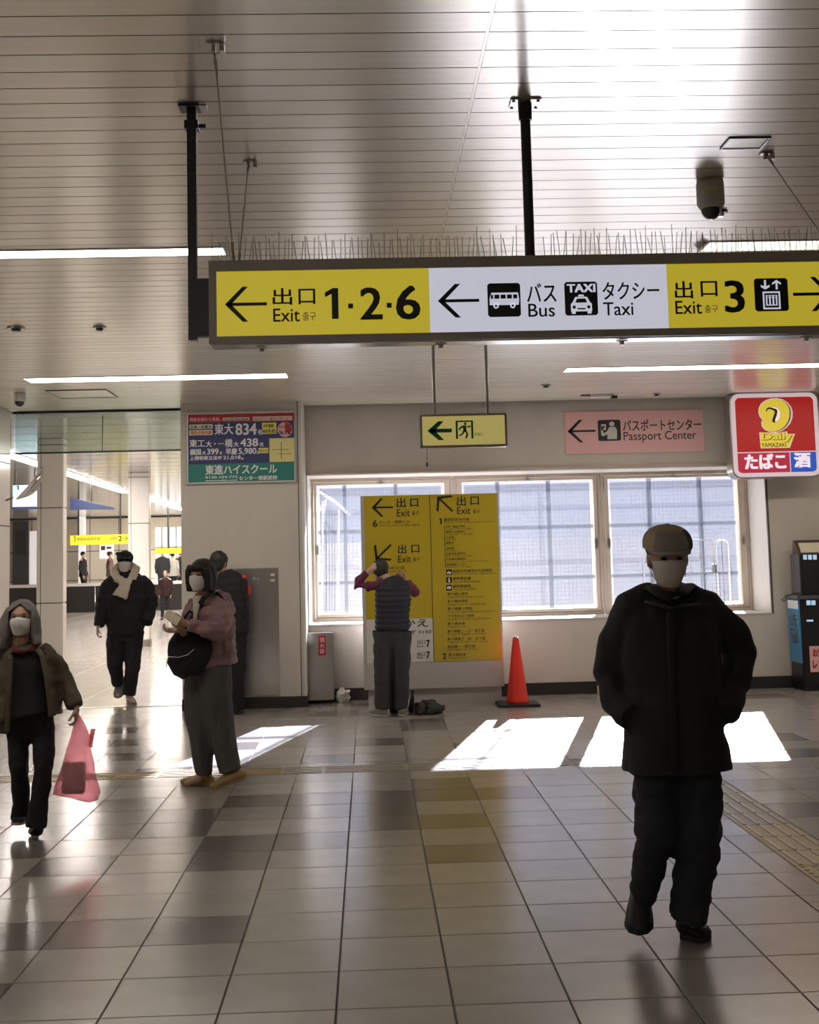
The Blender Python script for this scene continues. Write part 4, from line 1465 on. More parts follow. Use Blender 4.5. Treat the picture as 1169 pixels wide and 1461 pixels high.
q = at(489.5, 988, 13.5)
o = lumpy('plastic_bag', (q.x, 13.5, 0.075), 0.065, 0.06, 0.08, 'white_plastic', 4, 0.6, freq=25)
tag(o, 'small crumpled white plastic bag on the floor beside the extinguisher cabinet', 'plastic bag')

# little floor stand behind the man in front
q = at(860, 989, 13.5)
t = thing('door_stop', 'tiny pale post on the skirting below the right window, beside the dark coat', 'post', (q.x, 13.6, 0))
MB().box(q.x - 0.03, q.x + 0.03, 13.55, 13.66, 0, 0.09).build('block', 'board_white', t, bevel=0.006)
MB().cyl((q.x, 13.6, 0.09), (q.x, 13.6, 0.2), 0.014, n=10).build('stem', 'steel', t)

# vending machine at the right edge
MY = 13.3
mx0 = at(1141, 880, MY).x
mz1 = at(1160, 852, MY).z
t = thing('washing_machine_kiosk', 'low black kiosk with blue side banner at the right edge', 'kiosk', (mx0 + 0.4, MY, 0))
b = MB().box(mx0 + 0.01, mx0 + 0.95, MY, MY + 0.37, 0.06, mz1 - 0.02)
b.build('body', 'machine', t, bevel=0.008)
MB().box(mx0 + 0.03, mx0 + 0.93, MY + 0.02, MY + 0.36, 0.0, 0.06).build('plinth', 'machine', t)
MB().box(mx0 - 0.02, mx0 + 0.97, MY - 0.02, MY + 0.375, mz1 - 0.02, mz1 + 0.02).build('top_plate', 'machine_side', t, bevel=0.004)
bl = MB()
z_a, z_b = at(1130, 947, MY).z, at(1130, 857, MY).z
MB().box(mx0 - 0.004, mx0 + 0.01, MY + 0.0, MY + 0.35, z_a, z_b).build('side_banner', 'banner_blue', t)
b = MB()
dzb = (z_b - z_a)
xs_ = mx0 - 0.0055
b.poly([(xs_, MY + 0.34, z_b - 0.14 * dzb), (xs_, MY + 0.01, z_b - 0.14 * dzb), (xs_, MY + 0.01, z_b - 0.005), (xs_, MY + 0.34, z_b - 0.005)])
for i, ch in enumerate('洗濯'):
    w_, h_, vs_, fs_ = glyphs(ch, 0)
    zt1 = z_b - (0.20 + 0.27 * i) * dzb
    zt0 = zt1 - 0.22 * dzb
    for sh in (-0.004, 0, 0.004):
        b.add([(xs_ - 0.0002, MY + 0.31 - 0.26 * u + sh, zt0 + (zt1 - zt0) * q) for u, q in vs_], fs_)
b.build('banner_lettering', 'poster_white', t)
b = MB()
for (px, py) in ((1154, 860), (1161, 860)):
    w = at(px, py, MY - 0.001)
    b.box(w.x - 0.022, w.x + 0.022, MY - 0.003, MY, w.z - 0.025, w.z + 0.025)
w = at(1156, 885.5, MY)
b.box(w.x - 0.035, w.x + 0.035, MY - 0.003, MY, w.z - 0.01, w.z + 0.01)
b.build('sticker', 'far_blue', t)
b = MB()
w0, w1 = at(1157, 940, MY), at(1169, 922, MY)
w = at(1157, 959, MY)
b.box(w.x, w.x + 0.5, MY - 0.006, MY, w.z, at(1157, 922, MY).z)
b.build('notice', 'pink_board', t)
b = MB()
text(b, 'お知らせ', (1160, 925, 1192, 937), MY - 0.0075, weight=0.05)
text(b, 'レンタル', (1160, 941, 1192, 954), MY - 0.0075, weight=0.06)
b.build('notice_lettering', 'red', t)
kk = mx0 + 0.06
t2 = thing('display_unit', 'upright black display unit standing on the kiosk at the right edge', 'display', (kk + 0.3, MY + 0.2, mz1 + 0.02))
uz = at(1150, 791, MY + 0.1).z
MB().box(kk, kk + 0.7, MY + 0.05, MY + 0.34, mz1 + 0.021, uz).build('body', 'machine', t2, bevel=0.006)
MB().box(kk - 0.012, kk, MY + 0.06, MY + 0.33, mz1 + 0.021, uz).build('side_cheek', 'machine_side', t2)
b = MB()
for (px, py) in ((1149, 795), (1156, 795), (1163, 795)):
    w = at(px, py, MY + 0.05)
    b.box(w.x - 0.02, w.x + 0.02, MY + 0.047, MY + 0.05, w.z - 0.025, w.z + 0.025)
b.build('sticker', 'far_blue', t2)
t3 = thing('card_holder', 'slanted card holder on top of the display unit at the right edge', 'card holder', (kk + 0.2, MY + 0.2, uz))
ux = at(1136, 780, MY + 0.15).x
uz2 = at(1150, 770.5, MY + 0.2).z
MB().prism([(ux, MY + 0.08, uz + 0.001), (ux, MY + 0.28, uz + 0.001), (ux, MY + 0.24, uz2), (ux, MY + 0.20, uz2)], (0.5, 0, 0)).build('holder', 'brown_coat', t3)
MB().prism([(ux + 0.03, MY + 0.090, uz + 0.02), (ux + 0.03, MY + 0.083, uz + 0.02), (ux + 0.03, MY + 0.155, uz2 - 0.03), (ux + 0.03, MY + 0.162, uz2 - 0.03)], (0.42, 0, 0)).build('leaflet', 'cream', t3)
b = MB()
pts = [at(1142, 846, MY + 0.05), at(1132, 847, MY + 0.04), at(1122, 851, MY + 0.03), at(1115, 856, MY + 0.03), at(1118, 858, MY), at(1126, 853, MY - 0.02)]
b.tube(pts, [0.005] * len(pts), 6)
b.build('cable', 'dark_metal', t)

# roll cage outside the right window
RY = 14.95
t = thing('roll_cage', 'white tubular roll cage standing outside the right window', 'roll cage', (at(1005, 850, RY).x, RY, 0))


def tube_path(pix, r, m, nm, parent, Y=RY, n=8):
    pts = [at(a, b_, Y) for a, b_ in pix]
    MB().tube(pts, [r] * len(pts), n).build(nm, m, parent, smooth=True)


def hoop(xa, xb, ytop, Y, nm='side_frame'):
    zt_ = at((xa + xb) / 2, ytop, Y).z
    x0, x1 = at(xa, 780, Y).x, at(xb, 780, Y).x
    r = 0.05
    pts = [(x0, Y, 0.12), (x0, Y, zt_ - r), (x0 + 0.015, Y, zt_ - 0.015), (x0 + r, Y, zt_), (x1 - r, Y, zt_), (x1 - 0.015, Y, zt_ - 0.015), (x1, Y, zt_ - r), (x1, Y, 0.12)]
    MB().tube(pts, [0.010] * len(pts), 8).build(nm, 'grey_paint', t, smooth=True)
    return x0, x1, zt_


a0, a1, zt_ = hoop(918, 1018, 771, RY)
for k in range(1, 6):
    xx = a0 + (a1 - a0) * k / 6
    MB().cyl((xx, RY, 0.2), (xx, RY, zt_), 0.004, n=6).build('bar', 'grey_paint', t)
for z in (0.2, 0.8, 1.3):
    MB().cyl((a0, RY, z), (a1, RY, z), 0.006, n=6).build('crossbar', 'grey_paint', t)
b0, b1, zt2 = hoop(1022, 1039, 771, RY + 0.1, 'folded_frame')
MB().cyl(((b0 + b1) / 2, RY + 0.1, 0.2), ((b0 + b1) / 2, RY + 0.1, zt2), 0.006, n=6).build('bar', 'dark_metal', t)
b = MB().box(a1 - 0.02, a1 + 0.03, RY - 0.03, RY + 0.03, at(1018, 818, RY).z, at(1018, 805, RY).z)
b.cyl(at(1000, 817, RY - 0.03), at(1038, 817, RY - 0.03), 0.012, n=8)
b.build('hinge_clamp', 'dark_metal', t)
MB().box(a0, b1, RY - 0.25, RY + 0.25, 0.12, 0.16).build('deck', 'steel', t)
for xx in (a0 + 0.06, b1 - 0.06):
    for yy in (RY - 0.2, RY + 0.2):
        MB().cyl((xx - 0.015, yy, 0.05), (xx + 0.015, yy, 0.05), 0.05, n=14).cyl((xx, yy, 0.08), (xx, yy, 0.12), 0.012, n=8).build('castor', 'rubber', t)
# ladder leaning outside the left window
t = thing('folding_rack', 'grey tubular rack with slanted arms outside the left window', 'rack', (at(475, 800, 14.95).x, 14.95, 0))
tube_path([(460, 878 + 60), (461, 715)], 0.012, 'white_paint', 'upright', t)
tube_path([(482, 878 + 60), (483, 728)], 0.012, 'white_paint', 'upright', t)
tube_path([(456, 702), (478, 716), (499, 735)], 0.014, 'white_paint', 'arm', t)
tube_path([(461, 753), (465, 712)], 0.010, 'white_paint', 'brace', t)
for k in range(5):
    tube_path([(466 + k * 4, 938), (466 + k * 4, 722 + k * 2)], 0.005, 'bar_out', 'slat', t)


# ================================================================== COLUMNS AND THE FAR HALL
def column(xa, xb, xc, Y, joints, label, base_dark=False, zring=None):
    x0, x1 = at(xa, 800, Y).x, at(xb, 800, Y).x
    dep = (x1 / at(xc, 800, Y).x - 1) * Y if False else None
    # depth so that the far right edge falls at px xc
    D = 0.2
    while D < 1.5 and (Y + D) * (at(xc, 800, 1.0).x) < x1:
        D += 0.01
    t = thing('column', label, 'column', ((x0 + x1) / 2, Y + D / 2, 0))
    MB().box(x0 + 0.01, x1 - 0.01, Y + 0.01, Y + D - 0.01, 0, CEIL).build('core', 'gasket', t)
    zs = [0.0] + sorted(at(xa, j, Y).z for j in joints) + [CEIL]
    for a, b_ in zip(zs[:-1], zs[1:]):
        if b_ - a < 0.03:
            continue
        MB().box(x0, x1, Y, Y + D, a + 0.006, b_ - 0.006).build('cladding_panel', 'wall_white', t, bevel=0.008)
    MB().box(x0 + 0.05, x0 + 0.058, Y - 0.001, Y + 0.01, 0, CEIL).build('vertical_joint', 'gasket', t)
    if base_dark:
        MB().box(x0 - 0.01, x1 + 0.01, Y - 0.01, Y + D + 0.01, 0.0, 0.12).build('base_band', 'steel', t)
    return t


column(52, 90, 104, 16.6, (635, 725, 861), 'white panelled square column nearest the hall mouth, at the left')
column(183, 213, 220, 23.3, (681, 747), 'white panelled column with steel base further down the hall', True)

# curved mirror on the left wall end
t = thing('curved_mirror', 'leaf shaped polished mirror fin on the left wall beside the white column', 'mirror', (XL, 13.3, 2.4))
b = MB()
top_, bot_ = at(61, 666, 13.4), at(23, 712, 13.4)
nseg = 12
vs, fs = [], []
for i in range(nseg + 1):
    u = i / nseg
    c = top_.lerp(bot_, u)
    wd_ = 0.075 * math.sin(math.pi * min(max(u * 0.92 + 0.04, 0), 1))
    nrm = Vector((0.77, 0, -0.64))
    cc = c + Vector((0.04, -0.0, -0.05)) * math.sin(math.pi * u) * 0.6
    vs += [cc - nrm * wd_ * 0.4, cc + Vector((0, -0.05, 0)) * math.sin(math.pi * u), cc + nrm * wd_, cc + Vector((0, 0.03, 0))]
for i in range(nseg):
    for k in range(4):
        k2 = (k + 1) % 4
        fs.append((4 * i + k, 4 * i + k2, 4 * i + 4 + k2, 4 * i + 4 + k))
b.add(vs, fs)
b.build('mirror_blade', 'mirror', t, smooth=True)
MB().cyl(bot_ + Vector((-0.03, 0, 0.02)), (XL - 0.02, 13.4, bot_.z - 0.02), 0.012, n=8).build('arm', 'steel', t)


def far_box(name, label, cat, box, Y, dep, m, part='panel', structure=False):
    o_ = MB()
    panel_box(o_, box, Y, dep)
    t_ = thing(name, label, cat, at((box[0] + box[2]) / 2, (box[1] + box[3]) / 2, Y))
    o_.build(part, m, t_)
    return t_


t = far_box('far_exit_sign', 'long yellow hanging sign far in the hall between the two columns', 'sign', (100, 763, 184, 777), 30, 0.12, 'far_yellow')
for px in (112, 172):
    q = at(px, 765, 30.06)
    MB().cyl((q.x, 30.06, q.z), (q.x, 30.06, CEIL), 0.02, n=6).build('rod', 'dark_metal', t)
b = MB()
text(b, '1', (105.5, 765, 107.5, 773), 29.99)
text(b, '都筑区総合庁舎', (110, 767, 143, 771), 29.99)
text(b, '茅ケ崎中央', (158, 765.5, 167, 771), 29.99)
text(b, '2', (169, 764.5, 174, 772), 29.99, weight=0.02)
shape(b, mirrorx(ARROW_L), (175, 765, 182.5, 771.5), 29.99)
b.build('lettering', 'ink', t)
t = far_box('far_exit_sign', 'short yellow hanging sign far in the hall right of both columns', 'sign', (222, 782, 262, 790), 38, 0.12, 'far_yellow')
q = at(240, 783, 38.06)
MB().cyl((q.x, 38.06, q.z), (q.x, 38.06, CEIL), 0.02, n=6).build('rod', 'dark_metal', t)
t = far_box('blue_board', 'pale blue hanging board between the left wall and the nearest column', 'sign', (18, 692, 54, 723), 22, 0.12, 'far_blue')
MB().box(at(18, 700, 22).x, at(54, 700, 22).x, 21.98, 22.14, at(36, 726.5, 22).z, at(36, 723, 22).z).build('bottom_edge', 'far_navy', t)
b = MB()
text(b, '1', (23, 693, 27, 699), 21.97)
text(b, 'Blue Line', (38, 703, 50, 708), 21.97)
b.build('lettering', 'ink', t)
for px in (22, 50):
    q = at(px, 694, 22.06)
    MB().cyl((q.x, 22.06, q.z), (q.x, 22.06, CEIL), 0.02, n=6).build('rod', 'dark_metal', t)
t = thing('navy_board', 'dark navy wedge shaped hanging board between the two columns', 'sign', at(138, 720, 25))
p0, p1, p2, p3 = at(100, 710, 25), at(162, 724, 25), at(162, 727, 25), at(100, 727, 25)
MB().prism([p0, p1, p2, p3], (0, 0.12, 0)).build('panel', 'far_navy', t)
q = at(130, 716, 25.06)
MB().cyl((q.x, 25.06, q.z), (q.x, 25.06, CEIL), 0.02, n=6).build('rod', 'dark_metal', t)

strip = thing('hall_strip_light', 'added fill strip along the top of the hall side wall, hidden behind the pier', 'ceiling light', (-2.07, 19, CEIL))  # unseen lamp added to brighten the white columns
MB().box(-2.12, -2.06, 15.4, 20.5, CEIL - 0.05, CEIL - 0.03).build('diffuser', 'hall_strip', strip)
MB().box(-2.14, -2.005, 15.38, 20.52, CEIL - 0.03, CEIL).build('frame', 'white_paint', strip)
# far barrier
MB().box(HX0, HX1, 40.6, HY1, 0.0, 0.29).build('floor_platform', 'hall_tile', structure=True)
BYY = 40.0
t = thing('glass_barrier', 'long low black barrier with white ledge across the far hall', 'barrier', (-9, BYY, 0))
bz = at(140, 836, BYY).z
for i in range(9):
    xx = HX0 + 0.1 + i * 1.45
    MB().box(xx + 0.01, min(xx + 1.44, HX1 - 0.02), BYY, BYY + 0.08, 0.0, bz).build('panel', 'far_dark', t)
MB().box(HX0 + 0.1, HX1 - 0.05, BYY - 0.05, BYY + 0.5, bz, bz + 0.09).build('ledge', 'white_paint', t)
# far wall features
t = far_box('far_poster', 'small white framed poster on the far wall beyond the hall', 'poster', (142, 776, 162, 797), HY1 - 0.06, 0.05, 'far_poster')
b = MB()
shape(b, [rect(0, 0, 1, 1)], (144, 779, 150, 785), HY1 - 0.065, 'gasket')
shape(b, [rect(0, 0, 1, 1)], (152, 780, 159, 783), HY1 - 0.065, 'gasket')
shape(b, [rect(0, 0, 1, 1)], (152, 787, 159, 793), HY1 - 0.065, 'pink_print')
b.build('print', parent=t)
t = far_box('ticket_recess', 'dark grey recess in the far wall beside the left wall', 'doorway', (18, 744, 40, 836), HY1 - 0.1, 0.09, 'machine_side')
b = MB()
shape(b, [rect(0, 0, 1, 1)], (22, 757, 37, 792), HY1 - 0.11)
b.build('dark_screen', 'gasket', t)
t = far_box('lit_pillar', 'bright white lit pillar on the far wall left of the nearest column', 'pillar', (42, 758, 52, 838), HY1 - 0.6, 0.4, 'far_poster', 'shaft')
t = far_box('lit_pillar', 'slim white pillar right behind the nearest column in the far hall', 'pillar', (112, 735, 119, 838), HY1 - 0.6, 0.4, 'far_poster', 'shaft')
# hall lamps running diagonally
def hall_lamp(pa, pb, label, grp=None, m='hall_strip'):
    a, b_ = onz(*pa, CEIL), onz(*pb, CEIL)
    t_ = thing('hall_strip_light', label, 'ceiling light', ((a.x + b_.x) / 2, (a.y + b_.y) / 2, CEIL), grp)
    u = (b_ - a).normalized()
    n_ = Vector((-u.y, u.x, 0)) * 0.11
    MB().prism([a + n_, a - n_, b_ - n_, b_ + n_], (0, 0, -0.02)).build('diffuser', m, t_)
    n2 = n_ * 1.2
    MB().prism([a + n2 - u * 0.03, a - n2 - u * 0.03, b_ - n2 + u * 0.03, b_ + n2 + u * 0.03], (0, 0, -0.012)).build('frame', 'white_paint', t_)


hall_lamp((10, 647), (180, 702), 'long diagonal strip light on the hall ceiling above the nearest column')
hall_lamp((196, 706), (275, 731), 'diagonal strip light on the hall ceiling behind the second column')
for k, (xx, yy) in enumerate(((-8.6, 17.5), (-11.0, 22.0), (-13.5, 30.0), (-3.4, 33.0), (-8.6, 19.5), (-3.3, 36.5))):  # unseen lamps added out of view to light the hall
    strip = thing('hall_strip_light', 'added unseen fill strip on the hall ceiling ' + ['beyond the left wall, nearest', 'beyond the left wall, further in', 'deep in the hall beyond the left wall', 'hidden behind the pier', 'beyond the left wall, second row', 'behind the pier near the far wall'][k], 'ceiling light', (xx, yy, CEIL))
    MB().box(xx - 1.2, xx + 1.2, yy - 0.12, yy + 0.12, CEIL - 0.02, CEIL).build('diffuser', 'hall_strip', strip)
    MB().box(xx - 1.22, xx + 1.22, yy - 0.15, yy + 0.15, CEIL - 0.01, CEIL).build('frame', 'white_paint', strip)
#@@PEOPLE@@

# ================================================================== PEOPLE
def remesh(mb, voxel, smooth=3, fold=0.0, ffreq=7.0, fstretch=(1, 1, 1), seed=0.0, cut=None, bands=None):
    """fuse closed tubes and ellipsoids into one continuous skin; returns (verts, faces)"""
    me = bpy.data.meshes.new('tmp')
    me.from_pydata([tuple(v) for v in mb.v], [], mb.f)
    me.update()
    bm = bmesh.new(); bm.from_mesh(me)
    bmesh.ops.recalc_face_normals(bm, faces=bm.faces)
    bm.to_mesh(me); bm.free()
    o = bpy.data.objects.new('tmp', me)
    COL.objects.link(o)
    r = o.modifiers.new('r', 'REMESH'); r.mode = 'VOXEL'; r.voxel_size = voxel
    if smooth:
        q = o.modifiers.new('s', 'SMOOTH'); q.iterations = smooth; q.factor = 0.5
    dg = bpy.context.evaluated_depsgraph_get()
    m2 = bpy.data.meshes.new_from_object(o.evaluated_get(dg))
    bpy.data.objects.remove(o)
    bpy.data.meshes.remove(me)
    if fold or bands:
        nn = [v.normal.copy() for v in m2.vertices]
        for v, n in zip(m2.vertices, nn):
            c = v.co
            d = 0.0
            if fold:
                p = Vector((c.x * fstretch[0] + seed, c.y * fstretch[1], c.z * fstretch[2])) * ffreq
                d += fold * (noise.noise(p) + 0.5 * noise.noise(p * 2.3))
                d -= fold * 0.9 * max(0.0, 0.25 - abs(noise.noise(p * 0.8 + Vector((3, 1, 7))))) * 3
            if bands:
                d += bands[0] * abs(math.sin(math.pi * c.z / bands[1]))
            v.co = c + n * d
    if cut:
        bm = bmesh.new(); bm.from_mesh(m2)
        dead = [f for f in bm.faces if cut(f.calc_center_median())]
        bmesh.ops.delete(bm, geom=dead, context='FACES')
        bm.to_mesh(m2); bm.free()
    return m2


def fused(name, mb, m, parent, voxel=0.012, **k):
    me = remesh(mb, voxel, **k)
    off = Vector((0, 0, 0))
    p = parent
    while p is not None:
        off += p.location
        p = p.parent
    me.transform(Matrix.Translation(-off))
    me.name = name
    me.materials.clear()
    for q in (m if isinstance(m, (list, tuple)) else [m]):
        me.materials.append(M[q])
    for f in me.polygons:
        f.use_smooth = True
    o = bpy.data.objects.new(name, me)
    COL.objects.link(o)
    o.parent = parent
    return o


def basis(yaw, pitch=0.0, roll=0.0):
    """yaw 0 faces the viewer (-y); positive turns the face towards the viewer's right (+x)"""
    R = Matrix.Rotation(math.radians(yaw), 3, 'Z') @ Matrix.Rotation(math.radians(pitch), 3, 'X') @ Matrix.Rotation(math.radians(roll), 3, 'Y')
    S = R @ Vector((1, 0, 0))
    F = R @ Vector((0, -1, 0))
    U = R @ Vector((0, 0, 1))
    return S, F, U        # S: viewer's right when yaw 0


def head(mb, c, B, s):
    S, F, U = B
    e = (S, F, U)
    mb.ell(c + U * 0.02 * s, 0.074 * s, 0.094 * s, 0.092 * s, e, 20, 14)
    mb.ell(c - U * 0.035 * s + F * 0.022 * s, 0.058 * s, 0.070 * s, 0.078 * s, e, 18, 12)
    mb.ell(c - U * 0.088 * s + F * 0.055 * s, 0.026 * s, 0.028 * s, 0.022 * s, e, 12, 8)      # chin
    mb.tube([c + F * 0.088 * s + U * 0.012 * s, c + F * 0.106 * s - U * 0.018 * s, c + F * 0.112 * s - U * 0.032 * s, c + F * 0.088 * s - U * 0.04 * s], [0.008 * s, 0.011 * s, 0.014 * s, 0.010 * s], 8)
    mb.ell(c + F * 0.088 * s - U * 0.066 * s, 0.024 * s, 0.010 * s, 0.009 * s, e, 12, 8)      # lips
    mb.tube([c + F * 0.082 * s + U * 0.03 * s - S * 0.045 * s, c + F * 0.092 * s + U * 0.034 * s, c + F * 0.082 * s + U * 0.03 * s + S * 0.045 * s], [0.008 * s] * 3, 6)
    for k in (-1, 1):
        mb.ell(c + S * k * 0.077 * s - U * 0.012 * s - F * 0.006 * s, 0.009 * s, 0.018 * s, 0.032 * s, e, 10, 8)


def hand(mb, w, d, nrm, thumb, s=1.0, curl=0.5, spread=0.0):
    """w wrist, d direction of the fingers, nrm direction the palm faces, thumb: side the thumb leaves from"""
    d = d.normalized()
    nrm = (nrm - d * nrm.dot(d)).normalized()
    t = (thumb - d * thumb.dot(d) - nrm * thumb.dot(nrm)).normalized()
    mb.tube([w - d * 0.01, w + d * 0.02 * s, w + d * 0.055 * s, w + d * 0.092 * s], [(0.026 * s, 0.018 * s), (0.034 * s, 0.017 * s), (0.041 * s, 0.015 * s), (0.039 * s, 0.012 * s)], 12, side=t)
    for i, (off, L) in enumerate(((0.030, 0.072), (0.010, 0.080), (-0.010, 0.074), (-0.029, 0.058))):
        p = w + d * 0.086 * s + t * off * s
        dd = (d + t * off * spread * 6).normalized()
        pts = [p]
        a = curl * 0.5
        for q, fr in enumerate((0.45, 0.32, 0.23)):
            v = dd * math.cos(a) + nrm * math.sin(a)
            p = p + v * L * fr * s
            pts.append(p)
            a += curl
        mb.tube(pts, [0.0090 * s, 0.0085 * s, 0.0078 * s, 0.0062 * s], 8, side=t)
    p = w + d * 0.025 * s + t * 0.026 * s
    p2 = p + (d * 0.6 + t * 0.7 + nrm * 0.25).normalized() * 0.038 * s
    p3 = p2 + (d * 0.85 + t * 0.25 + nrm * (0.2 + curl * 0.4)).normalized() * 0.032 * s
    p4 = p3 + (d * 0.9 + nrm * (0.25 + curl * 0.5)).normalized() * 0.022 * s
    mb.tube([p, p2, p3, p4], [0.0125 * s, 0.0115 * s, 0.010 * s, 0.0075 * s], 8, side=nrm)


def body(J, s, parent, m='skin', voxel=0.0062, hands=None):
    """J: named joints; one continuous figure"""
    mb = MB()
    B = J['B']; TB = J.get('TB', B)
    head(mb, J['head'], B, s)
    S = TB[0]
    nb = J['neck']
    mb.tube([J['head'] - B[2] * 0.05 * s - B[1] * 0.012 * s, J['head'] * 0.35 + nb * 0.65, nb - Vector((0, 0, 0.03))], [0.050 * s, 0.050 * s, 0.062 * s], 14)
    mb.tube([nb + Vector((0, 0, 0.0)), nb - (nb - J['chest']) * 0.3, J['chest'], J['waist'], J['pelvis'], J['pelvis'] - Vector((0, 0, 0.08 * s))],
            [(0.055 * s, 0.05 * s), (0.11 * s, 0.07 * s), (0.125 * s, 0.085 * s), (0.105 * s, 0.075 * s), (0.11 * s, 0.075 * s), (0.08 * s, 0.06 * s)], 20, side=S)
    for k in ('L', 'R'):
        sh, el, wr = J['sh' + k], J['el' + k], J['wr' + k]
        mb.tube([nb * 0.5 + sh * 0.5, sh, sh * 0.6 + el * 0.4, el, el * 0.6 + wr * 0.4, wr], [0.042 * s, 0.042 * s, 0.037 * s, 0.032 * s, 0.030 * s, 0.024 * s], 12)
        hp, kn, an, toe = J['hp' + k], J['kn' + k], J['an' + k], J['toe' + k]
        mb.tube([hp + Vector((0, 0, 0.03)), hp, hp * 0.6 + kn * 0.4, kn, kn * 0.65 + an * 0.35, an], [0.055 * s, 0.062 * s, 0.056 * s, 0.044 * s, 0.042 * s, 0.032 * s], 14)
        mb.tube([an, an * 0.6 + toe * 0.4 - Vector((0, 0, 0.02 * s)), toe], [0.033 * s, (0.034 * s, 0.03 * s), 0.02 * s], 10)
        if hands and k in hands and hands[k] is None:
            continue
        if hands and hands.get(k):
            hand(mb, wr, *hands[k], s=s)
        else:
            d = (wr - el).normalized()
            hand(mb, wr, d, -TB[1].cross(Vector((0, 0, 1))) * (1 if k == 'L' else -1), TB[1], s, 0.45)
    o = fused('body', mb, m, parent, voxel, smooth=2)
    if J.get('eyes', True):
        for k in (-1, 1):
            c = J['head'] + B[1] * 0.0865 * s + B[0] * k * 0.031 * s + B[2] * 0.016 * s
            MB().ell(c, 0.0135 * s, 0.008 * s, 0.006 * s, B, 10, 8).build('eye', 'eye', o, smooth=True)
            e = J['head'] + B[1] * 0.092 * s + B[0] * k * 0.031 * s + B[2] * 0.037 * s
            MB().tube([e - B[0] * 0.017 * s - B[1] * 0.004 * s, e, e + B[0] * 0.017 * s - B[1] * 0.004 * s], [0.003 * s, 0.004 * s, 0.003 * s], 6).build('eyebrow', 'hair_black' if m != 'skin2' else 'hair_grey', o)
    return o


def face_mask(J, s, parent, m='mask', grow=1.0):
    """curved sheet over nose, mouth and chin, with pleats and ear loops"""
    S, F, U = J['B']
    c = J['head']
    rows_ = 9; cols = 15
    vs = []
    for j in range(rows_):
        v = j / (rows_ - 1)
        z = 0.006 - 0.112 * v
        hw = (0.070 - 0.016 * v * v) * grow
        fwd = 0.108 + 0.014 * math.sin(math.pi * min(1, v * 1.15 + 0.1)) - 0.022 * v ** 3
        for i in range(cols):
            u = i / (cols - 1) * 2 - 1
            x = hw * math.sin(u * 1.35) / math.sin(1.35)
            y = fwd - 0.084 * (1 - math.cos(u * 1.35)) / (1 - math.cos(1.35)) * 0.95
            if j == 0:
                y += 0.004 * (1 - abs(u)) * 0
            pl = 0.0025 * (1 if j % 3 == 1 else 0) * (1 - abs(u))
            zz = z + 0.010 * (1 - abs(u)) * (1 - v) - (0.010 * u * u * (1 - v)) + 0.016 * u * u * v
            vs.append(c + S * x * s + F * (y + pl) * s + U * zz * s)
    n = len(vs)
    vs += [p - F * 0.003 * s for p in vs]
    fs = []
    for j in range(rows_ - 1):
        for i in range(cols - 1):
            a = j * cols + i
            fs.append((a, a + 1, a + cols + 1, a + cols))
            fs.append((n + a, n + a + cols, n + a + cols + 1, n + a + 1))
    ring = [i for i in range(cols)] + [j * cols + cols - 1 for j in range(1, rows_)] + [(rows_ - 1) * cols + i for i in range(cols - 2, -1, -1)] + [j * cols for j in range(rows_ - 2, 0, -1)]
    for q in range(len(ring)):
        a, b_ = ring[q], ring[(q + 1) % len(ring)]
        fs.append((a, n + a, n + b_, b_))
    o = MB().add(vs, fs).build('face_mask', m, parent, smooth=True)
    for k in (-1, 1):
        pts = [c + S * k * 0.066 * s + F * 0.028 * s - U * 0.01 * s, c + S * k * 0.079 * s + F * 0.005 * s + U * 0.01 * s, c + S * k * 0.081 * s - F * 0.015 * s - U * 0.015 * s, c + S * k * 0.066 * s + F * 0.028 * s - U * 0.075 * s]
        MB().tube(pts, [0.0016 * s] * 4, 6).build('ear_loop', m, o)
    return o


def shoe(parent, an, toe, s, m, sole='rubber', heel=None, w=0.045):
    """shoe from the heel under the ankle to the toe"""
    d = (toe - an)
    dh = Vector((d.x, d.y, 0)).normalized() if Vector((d.x, d.y, 0)).length > 0.02 else Vector((0, -1, 0))
    heel = heel or (an - dh * 0.055 * s + Vector((0, 0, -0.05 * s)))
    ax = (toe - heel)
    L = ax.length
    ax.normalize()
    side = ax.cross(Vector((0, 0, 1)))
    if side.length < 0.1:
        side = Vector((1, 0, 0))
    side.normalize()
    up = side.cross(ax).normalized()
    mb = MB()
    wv = w * s
    P = lambda t, h: heel + ax * L * t + up * h * s
    mb.tube([P(-0.02, 0.03), P(0.08, 0.035), P(0.3, 0.040), P(0.55, 0.032), P(0.8, 0.024), P(0.97, 0.018), P(1.01, 0.014)],
            [(wv * 0.45, 0.024 * s), (wv * 0.78, 0.036 * s), (wv * 0.82, 0.040 * s), (wv * 0.95, 0.034 * s), (wv * 1.0, 0.026 * s), (wv * 0.7, 0.018 * s), (wv * 0.35, 0.010 * s)], 16, side=side, power=2.3)
    mb.tube([P(0.16, 0.03), an + up * 0.015 * s], [0.042 * s, 0.040 * s], 14)
    o = fused('shoe', mb, m, parent, 0.008, smooth=2)
    so = MB()
    outl = [(0.0, -0.3), (-0.03, 0.0), (0.0, 0.3), (0.08, 0.78), (0.3, 0.82), (0.55, 0.98), (0.8, 1.04), (0.96, 0.7), (1.03, 0.0), (0.96, -0.7), (0.8, -1.04), (0.55, -0.98), (0.3, -0.82), (0.08, -0.78)]
    so.prism([P(t, -0.002) + side * wv * q for t, q in outl], up * 0.018 * s)
    so.build('sole', sole, o)
    return o


def person(name_label, foot, group=None):
    return thing('person', name_label, 'person', foot, group)


def avg(*p):
    v = Vector((0, 0, 0))
    for q in p:
        v += q
    return v / len(p)


def lift(p, dz):
    return p + Vector((0, 0, dz))


